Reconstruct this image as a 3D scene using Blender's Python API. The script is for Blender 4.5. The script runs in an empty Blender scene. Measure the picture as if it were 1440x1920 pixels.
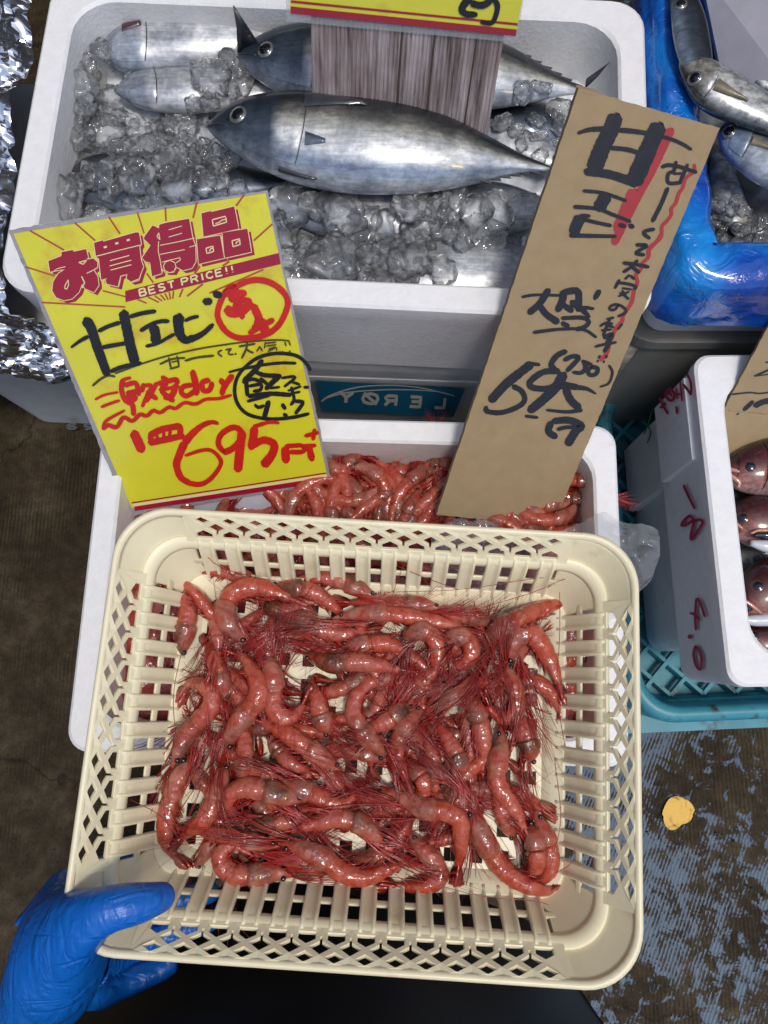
import bpy, math, random
import numpy as np
from mathutils import Vector, noise as mnoise
from mathutils.bvhtree import BVHTree
from mathutils.geometry import tessellate_polygon

S = bpy.context.scene
COL = S.collection
RNG = random.Random(7)

# ------------------------------------------------------------------ camera
CAMZ, PITCH, FPX = 1.02, math.radians(77), 1442.0
cam = bpy.data.cameras.new('camera')
cam_o = bpy.data.objects.new('camera', cam)
COL.objects.link(cam_o)
cam.sensor_fit = 'VERTICAL'
cam.sensor_height = 24
cam.lens = 24 * FPX / 1920
cam.clip_start, cam.clip_end = 0.02, 200
cam_o.location = (0, 0, CAMZ)
cam_o.rotation_euler = (math.radians(90) - PITCH, 0, 0)
S.camera = cam_o

# ------------------------------------------------------------------ light
SUN = Vector((0.13, -0.22, 1.0)).normalized()
elev = math.asin(SUN.z)
azim = math.atan2(SUN.x, SUN.y)
W = bpy.data.worlds.new('World')
S.world = W
W.use_nodes = True
wn = W.node_tree.nodes
sky = wn.new('ShaderNodeTexSky')
sky.sky_type = 'NISHITA'
sky.sun_disc = False
sky.sun_elevation = elev
sky.sun_rotation = azim
sky.air_density, sky.dust_density, sky.ozone_density = 1.0, 2.0, 1.0
bg = wn['Background']
W.node_tree.links.new(sky.outputs[0], bg.inputs[0])
bg.inputs[1].default_value = 0.15
sl = bpy.data.lights.new('sun', 'SUN')
sl.energy = 1.5
sl.angle = math.radians(10)
sl.color = (1.0, 0.97, 0.92)
so = bpy.data.objects.new('sun', sl)
COL.objects.link(so)
so.rotation_euler = SUN.to_track_quat('Z', 'Y').to_euler()
so.location = (0, 0, 4)
S.view_settings.view_transform = 'Standard'
S.view_settings.look = 'None'
S.view_settings.gamma = 1
S.view_settings.use_curve_mapping = False
S.view_settings.exposure = 0.03
S.cycles.use_denoising = True
S.cycles.max_bounces = 20
S.cycles.transparent_max_bounces = 32
S.cycles.transmission_bounces = 20
S.cycles.caustics_refractive = False
S.cycles.caustics_reflective = False
S.cycles.sample_clamp_indirect = 4

# ------------------------------------------------------------------ helpers
FW = np.array([0, math.cos(PITCH), -math.sin(PITCH)])
UP = np.array([0, math.sin(PITCH), math.cos(PITCH)])
RT = np.array([1.0, 0, 0])
CAM = np.array([0, 0, CAMZ])


def ray(x, y):
    return FW + RT * ((x - 720) / FPX) + UP * ((960 - y) / FPX)


def on_z(x, y, z):
    r = ray(x, y)
    return CAM + r * ((CAMZ - z) / -r[2])


def on_plane(x, y, p0, n):
    r = ray(x, y)
    return CAM + r * (np.dot(np.array(p0) - CAM, n) / np.dot(r, n))


ZOOMS = dict(A=(280, 1040, 3.6), B=(660, 1040, 3.1304), C=(260, 1330, 3.4286), D=(660, 1330, 3.2),
             S1=(0, 340, 4), S2=(250, 340, 4), S3=(130, 540, 4.8), S4=(370, 500, 5.76), S5=(150, 680, 4.8),
             S6=(350, 720, 4.8), K1=(1020, 150, 4), K2=(960, 440, 4.5), K3=(860, 620, 4.235),
             R4=(1180, 560, 5.54), R5=(1140, 760, 4.8), R6=(1160, 1040, 5.143), L7=(540, 640, 4), L8=(0, 560, 5.54),
             T=(520, 0, 3), P=(0, 0, 1))


def zp(z, p):
    a = ZOOMS[z]
    return (a[0] + p[0] / a[2], a[1] + p[1] / a[2])


def catmull(pts, n):
    P = [np.array(p, float) for p in pts]
    if len(P) < 3:
        return [P[0] + (P[-1] - P[0]) * i / (n - 1) for i in range(n)]
    P = [2 * P[0] - P[1]] + P + [2 * P[-1] - P[-2]]
    dense = []
    for i in range(1, len(P) - 2):
        for k in range(12):
            t = k / 12
            a, b, c, d = P[i - 1], P[i], P[i + 1], P[i + 2]
            dense.append(.5 * (2 * b + (c - a) * t + (2 * a - 5 * b + 4 * c - d) * t * t + (3 * b - a - 3 * c + d) * t ** 3))
    dense.append(P[-2])
    D = np.array(dense)
    L = np.concatenate([[0], np.cumsum(np.linalg.norm(np.diff(D, axis=0), axis=1))])
    q = np.linspace(0, L[-1], n)
    return [np.array([np.interp(v, L, D[:, j]) for j in range(D.shape[1])]) for v in q]


def lerp_tab(tab, x):
    return float(np.interp(x, [a for a, _ in tab], [b for _, b in tab]))


WLOC = {}


def wloc(o):
    return WLOC.get(o.name, np.zeros(3)) if o else np.zeros(3)


def empty(name, loc, label=None, cat=None, group=None):
    o = bpy.data.objects.new(name, None)
    o.empty_display_size = 0.02
    COL.objects.link(o)
    o.location = loc
    WLOC[o.name] = np.array(loc, float)
    tag(o, label, cat, group)
    return o


def tag(o, label=None, cat=None, group=None, kind=None):
    if label:
        o['label'] = label
    if cat:
        o['category'] = cat
    if group:
        o['group'] = group
    if kind:
        o['kind'] = kind
    return o


def mesh(name, verts, faces, mat=None, parent=None, smooth=True, attr=None, mats=None, fmat=None):
    """World-space verts; stored relative to the parent (or to their own centre when top-level)."""
    V = np.array(verts, float)
    if parent is not None:
        org = wloc(parent)
    else:
        org = V.mean(0)
        org[2] = V[:, 2].min()
    me = bpy.data.meshes.new(name)
    me.from_pydata((V - org).tolist(), [], [list(map(int, f)) for f in faces])
    for m in (mats or [mat]):
        if m:
            me.materials.append(m)
    if fmat is not None:
        me.polygons.foreach_set('material_index', np.array(fmat, np.int32))
    if smooth:
        me.polygons.foreach_set('use_smooth', np.ones(len(me.polygons), bool))
    if attr is not None:
        a = me.attributes.new('fx', 'FLOAT_COLOR', 'POINT')
        A = np.ones((len(V), 4), np.float32)
        A[:, :3] = attr
        a.data.foreach_set('color', A.ravel())
    me.update()
    o = bpy.data.objects.new(name, me)
    COL.objects.link(o)
    if parent is not None:
        o.parent = parent
        WLOC[o.name] = org
    else:
        o.location = org
        WLOC[o.name] = org
    return o


class MB:
    def __init__(s):
        s.v, s.f, s.a = [], [], []

    def add(s, verts, faces, attr=None):
        n = len(s.v)
        s.v += [tuple(map(float, p)) for p in verts]
        s.f += [tuple(int(i) + n for i in f) for f in faces]
        if attr is not None:
            s.a += list(attr)

    def build(s, name, mat, parent=None, smooth=True, **k):
        return mesh(name, s.v, s.f, mat, parent, smooth, attr=s.a if s.a else None, **k)

    def tube(s, pts, r, n=4, cap=True, attr=None):
        P = [np.array(p, float) for p in pts]
        m = len(P)
        R = r if hasattr(r, '__len__') else [r] * m
        V, Fc = [], []
        prev = None
        for i in range(m):
            T = P[min(i + 1, m - 1)] - P[max(i - 1, 0)]
            T = T / (np.linalg.norm(T) + 1e-12)
            ref = np.array([0, 0, 1.0]) if abs(T[2]) < .9 else np.array([1.0, 0, 0])
            a = np.cross(T, ref) if prev is None else prev - T * np.dot(prev, T)
            a = a / (np.linalg.norm(a) + 1e-12)
            prev = a
            b = np.cross(T, a)
            for k in range(n):
                t = 2 * math.pi * k / n
                V.append(P[i] + (a * math.cos(t) + b * math.sin(t)) * R[i])
        for i in range(m - 1):
            for k in range(n):
                Fc.append((i * n + k, i * n + (k + 1) % n, (i + 1) * n + (k + 1) % n, (i + 1) * n + k))
        if cap:
            Fc.append(tuple(range(n))[::-1])
            Fc.append(tuple((m - 1) * n + k for k in range(n)))
        s.add(V, Fc, attr)

    def box(s, c, d, yaw=0):
        cx, sx = math.cos(yaw), math.sin(yaw)
        V = []
        for dz in (-.5, .5):
            for dx, dy in ((-.5, -.5), (.5, -.5), (.5, .5), (-.5, .5)):
                x, y = dx * d[0], dy * d[1]
                V.append((c[0] + x * cx - y * sx, c[1] + x * sx + y * cx, c[2] + dz * d[2]))
        s.add(V, [(3, 2, 1, 0), (4, 5, 6, 7), (0, 1, 5, 4), (1, 2, 6, 5), (2, 3, 7, 6), (3, 0, 4, 7)])

    def rings(s, rings, closed_profile=False, cap0=False, cap1=False):
        n = len(rings[0])
        V = [p for r in rings for p in r]
        Fc = []
        m = len(rings)
        for i in range(m if closed_profile else m - 1):
            j = (i + 1) % m
            for k in range(n):
                Fc.append((i * n + k, i * n + (k + 1) % n, j * n + (k + 1) % n, j * n + k))
        if cap0:
            Fc.append(tuple(range(n))[::-1])
        if cap1:
            Fc.append(tuple((m - 1) * n + k for k in range(n)))
        s.add(V, Fc)


def ico(sub=1):
    t = (1 + 5 ** .5) / 2
    V = [np.array(v, float) / math.sqrt(1 + t * t) for v in
         [(-1, t, 0), (1, t, 0), (-1, -t, 0), (1, -t, 0), (0, -1, t), (0, 1, t), (0, -1, -t), (0, 1, -t), (t, 0, -1), (t, 0, 1), (-t, 0, -1), (-t, 0, 1)]]
    Fc = [(0, 11, 5), (0, 5, 1), (0, 1, 7), (0, 7, 10), (0, 10, 11), (1, 5, 9), (5, 11, 4), (11, 10, 2), (10, 7, 6), (7, 1, 8),
          (3, 9, 4), (3, 4, 2), (3, 2, 6), (3, 6, 8), (3, 8, 9), (4, 9, 5), (2, 4, 11), (6, 2, 10), (8, 6, 7), (9, 8, 1)]
    for _ in range(sub):
        mid, nf = {}, []

        def m(a, b):
            k = (min(a, b), max(a, b))
            if k not in mid:
                p = V[a] + V[b]
                V.append(p / np.linalg.norm(p))
                mid[k] = len(V) - 1
            return mid[k]
        for a, b, c in Fc:
            ab, bc, ca = m(a, b), m(b, c), m(c, a)
            nf += [(a, ab, ca), (b, bc, ab), (c, ca, bc), (ab, bc, ca)]
        Fc = nf
    return np.array(V), Fc


ICO1, ICO2, ICO3 = ico(1), ico(2), ico(3)


def rrect(cx, cy, w, d, r, yaw, z, seg=6):
    """ring of points, counter-clockwise seen from above"""
    hx, hy = w / 2 - r, d / 2 - r
    out = []
    for (sx, sy, a0) in ((1, -1, -90), (1, 1, 0), (-1, 1, 90), (-1, -1, 180)):
        for k in range(seg + 1):
            a = math.radians(a0 + 90 * k / seg)
            x, y = sx * hx + r * math.cos(a), sy * hy + r * math.sin(a)
            out.append((cx + x * math.cos(yaw) - y * math.sin(yaw), cy + x * math.sin(yaw) + y * math.cos(yaw), z))
    return out


# ------------------------------------------------------------------ materials
def nodes(name):
    m = bpy.data.materials.new(name)
    m.use_nodes = True
    nt = m.node_tree
    return m, nt, nt.nodes, nt.links, nt.nodes['Principled BSDF']


def N(nd, typ, **kw):
    n = nd.new('ShaderNode' + typ)
    for k, v in kw.items():
        if k.startswith('i_'):
            key = k[2:]
            n.inputs[int(key) if key.isdigit() else key.replace('_', ' ')].default_value = v
        else:
            setattr(n, k, v)
    return n


def ramp(nd, stops, interp='LINEAR'):
    r = nd.new('ShaderNodeValToRGB')
    r.color_ramp.interpolation = interp
    e = r.color_ramp.elements
    e[0].position, e[1].position = stops[0][0], stops[-1][0]
    for p, _ in stops[1:-1]:
        e.new(p)
    for el, (p, c) in zip(e, stops):
        el.position = p
        el.color = (*c, 1) if len(c) == 3 else c
    return r


def simple(name, col, rough=.5, metal=0, coat=0, var=0, vscale=20, bump=0, bscale=60, btype='noise', sss=0, spec=.5, dirt=None, dscale=8, dpos=(.55, .75)):
    m, nt, nd, lk, b = nodes(name)
    b.inputs['Roughness'].default_value = rough
    b.inputs['Metallic'].default_value = metal
    b.inputs['Coat Weight'].default_value = coat
    b.inputs['Coat Roughness'].default_value = .08
    b.inputs['Specular IOR Level'].default_value = spec
    if sss:
        b.inputs['Subsurface Weight'].default_value = sss
        b.inputs['Subsurface Radius'].default_value = (.01, .005, .004)
        b.inputs['Subsurface Scale'].default_value = .4
    tc = N(nd, 'TexCoord')
    src = None
    if var:
        nz = N(nd, 'TexNoise', i_Scale=vscale, i_Detail=6.0, i_Roughness=.6)
        lk.new(tc.outputs['Object'], nz.inputs['Vector'])
        lo = tuple(max(0, c * (1 - var)) for c in col)
        hi = tuple(min(1, c * (1 + var)) for c in col)
        r = ramp(nd, [(.3, lo), (.7, hi)])
        lk.new(nz.outputs[0], r.inputs[0])
        src = r.outputs[0]
    if dirt:
        nz = N(nd, 'TexNoise', i_Scale=dscale, i_Detail=8.0, i_Roughness=.65)
        lk.new(tc.outputs['Object'], nz.inputs['Vector'])
        r = ramp(nd, [(dpos[0], (0, 0, 0)), (dpos[1], (1, 1, 1))])
        lk.new(nz.outputs[0], r.inputs[0])
        mx = N(nd, 'MixRGB')
        lk.new(r.outputs[0], mx.inputs[0])
        if src:
            lk.new(src, mx.inputs[1])
        else:
            mx.inputs[1].default_value = (*col, 1)
        mx.inputs[2].default_value = (*dirt, 1)
        src = mx.outputs[0]
    if src:
        lk.new(src, b.inputs['Base Color'])
    else:
        b.inputs['Base Color'].default_value = (*col, 1)
    if bump:
        if btype == 'voronoi':
            t = N(nd, 'TexVoronoi', i_Scale=bscale)
        else:
            t = N(nd, 'TexNoise', i_Scale=bscale, i_Detail=5.0)
        lk.new(tc.outputs['Object'], t.inputs['Vector'])
        bp = N(nd, 'Bump', i_Strength=bump, i_Distance=.002)
        lk.new(t.outputs[0], bp.inputs['Height'])
        lk.new(bp.outputs[0], b.inputs['Normal'])
    return m


MAT = {}
MAT['foam'] = simple('white_foam', (.84, .84, .84), .55, bump=.12, bscale=260, btype='voronoi', var=.04, vscale=90, dirt=(.60, .58, .55), dscale=14, dpos=(.62, .85))
MAT['foam_old'] = simple('worn_foam', (.68, .70, .72), .5, bump=.10, bscale=260, btype='voronoi', var=.06, vscale=40, dirt=(.50, .49, .47), dscale=9, dpos=(.5, .8))
MAT['foam_grey'] = simple('dull_foam', (.42, .43, .41), .5, bump=.1, bscale=260, btype='voronoi', var=.15, vscale=12, dirt=(.24, .21, .17), dscale=9, dpos=(.5, .75))
MAT['cream'] = simple('cream_plastic', (.82, .75, .52), .38, var=.05, vscale=30, bump=.06, bscale=90, dirt=(.52, .42, .22), dscale=22, dpos=(.60, .82), sss=.08)
MAT['teal'] = simple('teal_plastic', (.045, .26, .34), .42, var=.2, vscale=20, bump=.08, bscale=80, dirt=(.04, .035, .025), dscale=34, dpos=(.55, .68))
MAT['tub'] = simple('grey_tub', (.22, .22, .205), .32, var=.35, vscale=9, bump=.1, bscale=60, dirt=(.30, .28, .24), dscale=16, dpos=(.66, .78))
MAT['card'] = simple('cardboard', (.33, .24, .130), .8, var=.07, vscale=70, bump=.08, bscale=300, dirt=(.28, .20, .12), dscale=10, dpos=(.6, .85))
MAT['card_edge'] = simple('cardboard_edge', (.20, .15, .095), .9, var=.3, vscale=300)
MAT['ink'] = simple('black_marker', (.012, .013, .019), .42, var=.3, vscale=120)
MAT['ink_thin'] = simple('thin_black_marker', (.06, .058, .022), .45)
MAT['redink'] = simple('red_marker', (.56, .016, .012), .35, var=.15, vscale=60)
MAT['redink_card'] = simple('red_marker_on_card', (.36, .028, .036), .5, var=.1, vscale=60)
MAT['crimson'] = simple('crimson_print', (.33, .006, .028), .3, coat=.3)
MAT['rayred'] = simple('brick_red_print', (.42, .075, .03), .35, coat=.3)
MAT['cream_print'] = simple('cream_print', (.80, .68, .34), .35, coat=.3)
MAT['yellow'] = simple('yellow_sheet', (.70, .66, .03), .28, coat=.6, var=.06, vscale=14, dirt=(.56, .34, .02), dscale=13, dpos=(.53, .70), bump=.06, bscale=40)
MAT['laminate'] = simple('laminate_border', (.33, .31, .33), .22, coat=.5, var=.25, vscale=40, dirt=(.09, .08, .075), dscale=40, dpos=(.55, .7))
MAT['board'] = simple('backing_board', (.56, .56, .62), .4, var=.1, vscale=40, dirt=(.12, .11, .12), dscale=50, dpos=(.66, .74))
MAT['label_blue'] = simple('blue_label_print', (.008, .15, .29), .4, var=.1)
MAT['label_text'] = simple('pale_label_print', (.66, .66, .60), .5)
MAT['faint_text'] = simple('faint_grey_print', (.30, .35, .36), .5)
MAT['pinkink'] = simple('crimson_marker', (.42, .012, .06), .5, var=.2, vscale=100)
MAT['greenink'] = simple('green_marker', (.02, .20, .06), .5)
def glove_mat():
    m, nt, nd, lk, b = nodes('blue_nitrile')
    b.inputs['Base Color'].default_value = (.004, .12, .50, 1)
    b.inputs['Roughness'].default_value = .38
    tc = N(nd, 'TexCoord')
    hs_ = []
    for sc, rot, st in ((34.0, .5, (1, .30, .6)), (60.0, -.7, (.35, 1, .6)), (95.0, 1.2, (1, .4, .4))):
        mp = N(nd, 'Mapping')
        mp.inputs['Scale'].default_value = st
        mp.inputs['Rotation'].default_value = (0, 0, rot)
        lk.new(tc.outputs['Object'], mp.inputs[0])
        n = N(nd, 'TexNoise', i_Scale=sc, i_Detail=2.0)
        n.inputs['Distortion'].default_value = .8
        lk.new(mp.outputs[0], n.inputs['Vector'])
        r = ramp(nd, [(.40, (1, 1, 1)), (.49, (.15,) * 3), (.51, (.15,) * 3), (.60, (1, 1, 1))])
        lk.new(n.outputs[0], r.inputs[0])
        hs_.append(r)
    a = N(nd, 'MixRGB', blend_type='MULTIPLY', i_0=.8)
    lk.new(hs_[0].outputs[0], a.inputs[1])
    lk.new(hs_[1].outputs[0], a.inputs[2])
    c = N(nd, 'MixRGB', blend_type='MULTIPLY', i_0=.5)
    lk.new(a.outputs[0], c.inputs[1])
    lk.new(hs_[2].outputs[0], c.inputs[2])
    bp = N(nd, 'Bump', i_Strength=.40, i_Distance=.004)
    lk.new(c.outputs[0], bp.inputs['Height'])
    lk.new(bp.outputs[0], b.inputs['Normal'])
    return m


MAT['glove'] = glove_mat()
MAT['apron'] = simple('dark_rubber', (.008, .009, .014), .38, var=.3, vscale=12, bump=.1, bscale=10)
MAT['apron_hem'] = simple('brown_hem', (.05, .038, .025), .6)
MAT['black'] = simple('black_eye', (.004, .004, .006), .06, coat=1)
MAT['eye_ring'] = simple('silver_eye_ring', (.24, .24, .22), .2, metal=.6, coat=1)
MAT['eye_red'] = simple('red_eye_ring', (.10, .022, .015), .2, coat=1)
MAT['fin_dark'] = simple('dark_fin', (.03, .034, .042), .35, coat=.6, var=.4, vscale=90, bump=.3, bscale=140)
MAT['fin_pale'] = simple('pale_fin', (.20, .17, .10), .4, coat=.4, var=.3, vscale=90, bump=.3, bscale=140)
MAT['jaw'] = simple('white_jaw', (.62, .64, .70), .18, coat=1, var=.1, vscale=60)
MAT['lip'] = simple('pale_lip', (.50, .22, .17), .22, coat=1, var=.2, vscale=90)
MAT['gill'] = simple('red_gill', (.05, .008, .012), .25, coat=1)
MAT['legs'] = simple('shrimp_leg_shell', (.30, .016, .010), .25, coat=.5, var=.55, vscale=45)
MAT['bulb'] = None


def foil_mat():
    m, nt, nd, lk, b = nodes('aluminium_foil')
    b.inputs['Base Color'].default_value = (.82, .83, .85, 1)
    b.inputs['Metallic'].default_value = 1
    b.inputs['Roughness'].default_value = .14
    tc = N(nd, 'TexCoord')
    t = N(nd, 'TexVoronoi', i_Scale=40.0)
    lk.new(tc.outputs['Object'], t.inputs['Vector'])
    bp = N(nd, 'Bump', i_Strength=.6, i_Distance=.004)
    lk.new(t.outputs[0], bp.inputs['Height'])
    lk.new(bp.outputs[0], b.inputs['Normal'])
    return m


MAT['foil'] = foil_mat()


def ice_mat():
    """half melted ice: clear, with cloudy hearts and bright wet skin"""
    m, nt, nd, lk, b = nodes('melting_ice')
    out = nd['Material Output']
    tc = N(nd, 'TexCoord')
    nz = N(nd, 'TexNoise', i_Scale=1.6, i_Detail=1.0)
    lk.new(tc.outputs['Object'], nz.inputs['Vector'])
    bp = N(nd, 'Bump', i_Strength=.35, i_Distance=.01)
    lk.new(nz.outputs[0], bp.inputs['Height'])
    refr = N(nd, 'BsdfRefraction', i_Roughness=.02, i_IOR=1.22)
    trans = N(nd, 'BsdfTransparent')
    trans.inputs[0].default_value = (.98, .985, .99, 1)
    gl = N(nd, 'BsdfGlossy', i_Roughness=.04)
    df = N(nd, 'BsdfDiffuse')
    df.inputs[0].default_value = (.85, .88, .91, 1)
    tl = N(nd, 'BsdfTranslucent')
    tl.inputs[0].default_value = (.88, .91, .94, 1)
    lk.new(bp.outputs[0], refr.inputs['Normal'])
    lk.new(bp.outputs[0], gl.inputs['Normal'])
    m1 = N(nd, 'MixShader', i_0=.82)
    lk.new(refr.outputs[0], m1.inputs[1])
    lk.new(trans.outputs[0], m1.inputs[2])
    m2 = N(nd, 'MixShader', i_0=.5)
    lk.new(df.outputs[0], m2.inputs[1])
    lk.new(tl.outputs[0], m2.inputs[2])
    n2 = N(nd, 'TexNoise', i_Scale=1.3, i_Detail=2.0)
    n2.inputs['Distortion'].default_value = 1.0
    lk.new(tc.outputs['Object'], n2.inputs['Vector'])
    r = ramp(nd, [(.36, (.08,) * 3), (.52, (.20,) * 3), (.66, (.60,) * 3)])
    lk.new(n2.outputs[0], r.inputs[0])
    m3 = N(nd, 'MixShader')
    lk.new(r.outputs[0], m3.inputs[0])
    lk.new(m1.outputs[0], m3.inputs[1])
    lk.new(m2.outputs[0], m3.inputs[2])
    fr = N(nd, 'Fresnel', i_IOR=1.4)
    lk.new(bp.outputs[0], fr.inputs['Normal'])
    m4 = N(nd, 'MixShader')
    lk.new(fr.outputs[0], m4.inputs[0])
    lk.new(m3.outputs[0], m4.inputs[1])
    lk.new(gl.outputs[0], m4.inputs[2])
    lk.new(m4.outputs[0], out.inputs['Surface'])
    return m


MAT['ice'] = ice_mat()
MAT['icebed'] = simple('crushed_ice', (.74, .77, .80), .16, var=.25, vscale=50, bump=1.0, bscale=70, coat=.8)
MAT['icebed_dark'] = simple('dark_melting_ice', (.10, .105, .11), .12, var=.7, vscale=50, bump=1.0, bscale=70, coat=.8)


def film_mat(name, tint, alpha, rough=.12):
    m, nt, nd, lk, b = nodes(name)
    out = nd['Material Output']
    tr = N(nd, 'BsdfTransparent')
    tr.inputs[0].default_value = (*tint, 1)
    b.inputs['Base Color'].default_value = (.55, .57, .60, 1)
    b.inputs['Roughness'].default_value = rough
    b.inputs['Coat Weight'].default_value = 1
    mx = N(nd, 'MixShader', i_0=alpha)
    lk.new(tr.outputs[0], mx.inputs[1])
    lk.new(b.outputs[0], mx.inputs[2])
    lk.new(mx.outputs[0], out.inputs['Surface'])
    return m


MAT['film'] = film_mat('clear_plastic_film', (.93, .94, .95), .25)


def bluebag_mat():
    m, nt, nd, lk, b = nodes('blue_plastic_film')
    tc = N(nd, 'TexCoord')
    nz = N(nd, 'TexNoise', i_Scale=9.0, i_Detail=4.0)
    nz.inputs['Distortion'].default_value = .8
    lk.new(tc.outputs['Object'], nz.inputs['Vector'])
    r = ramp(nd, [(.30, (.0015, .035, .30)), (.47, (.002, .085, .46)), (.60, (.004, .17, .62)), (.75, (.01, .28, .74))])
    lk.new(nz.outputs[0], r.inputs[0])
    lk.new(r.outputs[0], b.inputs['Base Color'])
    b.inputs['Roughness'].default_value = .16
    b.inputs['Coat Weight'].default_value = .8
    n2 = N(nd, 'TexNoise', i_Scale=30.0, i_Detail=4.0)
    n2.inputs['Distortion'].default_value = 2.0
    lk.new(tc.outputs['Object'], n2.inputs['Vector'])
    bp = N(nd, 'Bump', i_Strength=.8, i_Distance=.006)
    lk.new(n2.outputs[0], bp.inputs['Height'])
    lk.new(bp.outputs[0], b.inputs['Normal'])
    return m


MAT['bluebag'] = bluebag_mat()


def fish_mat(name, stops, head, rough=.30, metal=.3, hs=.24, nsc=60, bellymot=.35):
    """fx = (position along the fish, belly..back, spare)"""
    m, nt, nd, lk, b = nodes(name)
    at = N(nd, 'Attribute', attribute_name='fx')
    sp = N(nd, 'SeparateColor')
    lk.new(at.outputs['Color'], sp.inputs[0])
    tc = N(nd, 'TexCoord')
    nz = N(nd, 'TexNoise', i_Scale=nsc, i_Detail=6.0, i_Roughness=.65)
    lk.new(tc.outputs['Object'], nz.inputs['Vector'])
    ma = N(nd, 'MathNode' if False else 'Math', operation='MULTIPLY_ADD')
    lk.new(nz.outputs[0], ma.inputs[0])
    ma.inputs[1].default_value = .22
    lk.new(sp.outputs[1], ma.inputs[2])
    sb = N(nd, 'Math', operation='SUBTRACT')
    lk.new(ma.outputs[0], sb.inputs[0])
    sb.inputs[1].default_value = .11
    r = ramp(nd, stops)
    lk.new(sb.outputs[0], r.inputs[0])
    rh = ramp(nd, head)
    lk.new(sb.outputs[0], rh.inputs[0])
    hm = ramp(nd, [(max(0, hs - .025), (1, 1, 1)), (hs + .01, (0, 0, 0))])
    lk.new(sp.outputs[0], hm.inputs[0])
    mx = N(nd, 'MixRGB')
    lk.new(hm.outputs[0], mx.inputs[0])
    lk.new(r.outputs[0], mx.inputs[1])
    lk.new(rh.outputs[0], mx.inputs[2])
    n3 = N(nd, 'TexNoise', i_Scale=nsc * 2.2, i_Detail=8.0, i_Roughness=.7)
    lk.new(tc.outputs['Object'], n3.inputs['Vector'])
    r3 = ramp(nd, [(.38, (1 - bellymot,) * 3), (.62, (1, 1, 1))])
    lk.new(n3.outputs[0], r3.inputs[0])
    m2 = N(nd, 'MixRGB', blend_type='MULTIPLY', i_0=1.0)
    lk.new(mx.outputs[0], m2.inputs[1])
    lk.new(r3.outputs[0], m2.inputs[2])
    lk.new(m2.outputs[0], b.inputs['Base Color'])
    n9 = N(nd, 'TexNoise', i_Scale=22.0, i_Detail=5.0, i_Roughness=.6)
    n9.inputs['Distortion'].default_value = .6
    lk.new(tc.outputs['Object'], n9.inputs['Vector'])
    r9 = ramp(nd, [(.36, (.48, .50, .54)), (.50, (.92, .93, .94)), (.62, (1.25, 1.24, 1.20))])
    lk.new(n9.outputs[0], r9.inputs[0])
    m9 = N(nd, 'MixRGB', blend_type='MULTIPLY', i_0=.85)
    lk.new(m2.outputs[0], m9.inputs[1])
    lk.new(r9.outputs[0], m9.inputs[2])
    mp9 = N(nd, 'Mapping')
    mp9.inputs['Scale'].default_value = (.12, 1, 1)
    mp9.inputs['Rotation'].default_value = (0, 0, .12)
    lk.new(tc.outputs['Object'], mp9.inputs[0])
    n10 = N(nd, 'TexNoise', i_Scale=330.0, i_Detail=3.0)
    lk.new(mp9.outputs[0], n10.inputs['Vector'])
    r10 = ramp(nd, [(.36, (.72, .73, .75)), (.5, (1, 1, 1)), (.66, (1.12, 1.12, 1.12))])
    lk.new(n10.outputs[0], r10.inputs[0])
    m10 = N(nd, 'MixRGB', blend_type='MULTIPLY', i_0=.8)
    lk.new(m9.outputs[0], m10.inputs[1])
    lk.new(r10.outputs[0], m10.inputs[2])
    lk.new(m10.outputs[0], b.inputs['Base Color'])
    b.inputs['Metallic'].default_value = metal
    rr = ramp(nd, [(.3, (rough * .8,) * 3), (.7, (rough * 1.6,) * 3)])
    lk.new(nz.outputs[0], rr.inputs[0])
    lk.new(rr.outputs[0], b.inputs['Roughness'])
    b.inputs['Coat Weight'].default_value = .5
    b.inputs['Coat Roughness'].default_value = .1
    vo = N(nd, 'TexVoronoi', i_Scale=420.0)
    lk.new(tc.outputs['Object'], vo.inputs['Vector'])
    bp = N(nd, 'Bump', i_Strength=.03, i_Distance=.001)
    lk.new(vo.outputs[0], bp.inputs['Height'])
    lk.new(bp.outputs[0], b.inputs['Normal'])
    return m


MAT['bonito'] = fish_mat('bonito_skin', [(0, (.60, .63, .68)), (.14, (.50, .56, .64)), (.27, (.26, .33, .45)), (.40, (.62, .66, .70)), (.54, (.90, .90, .88)), (.66, (.60, .60, .54)), (.76, (.17, .17, .15)), (.86, (.035, .038, .044)), (1, (.010, .012, .016))],
                         [(0, (.40, .45, .52)), (.2, (.22, .27, .34)), (.45, (.065, .09, .125)), (.8, (.035, .052, .075)), (1, (.02, .028, .04))])
MAT['bonito_belly'] = fish_mat('bonito_belly_skin', [(0, (.55, .57, .60)), (.3, (.74, .76, .78)), (.7, (.80, .81, .82)), (.9, (.52, .54, .57)), (1, (.3, .32, .35))],
                               [(0, (.30, .35, .42)), (.5, (.42, .47, .54)), (1, (.35, .38, .42))])
MAT['bonito_dark'] = fish_mat('bonito_back_skin', [(0, (.25, .30, .38)), (.35, (.20, .25, .34)), (.55, (.07, .09, .12)), (1, (.012, .014, .02))],
                              [(0, (.16, .2, .26)), (.4, (.05, .07, .1)), (1, (.012, .018, .028))])
MAT['mackerel'] = fish_mat('horse_mackerel_skin', [(0, (.06, .065, .06)), (.16, (.22, .23, .22)), (.34, (.70, .71, .70)), (.6, (.80, .79, .74)), (.82, (.62, .63, .62)), (1, (.30, .32, .30))],
                           [(0, (.05, .055, .05)), (.3, (.16, .16, .14)), (.5, (.44, .42, .36)), (.75, (.50, .48, .40)), (1, (.12, .12, .10))], hs=.18, bellymot=.6, rough=.24)
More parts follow.
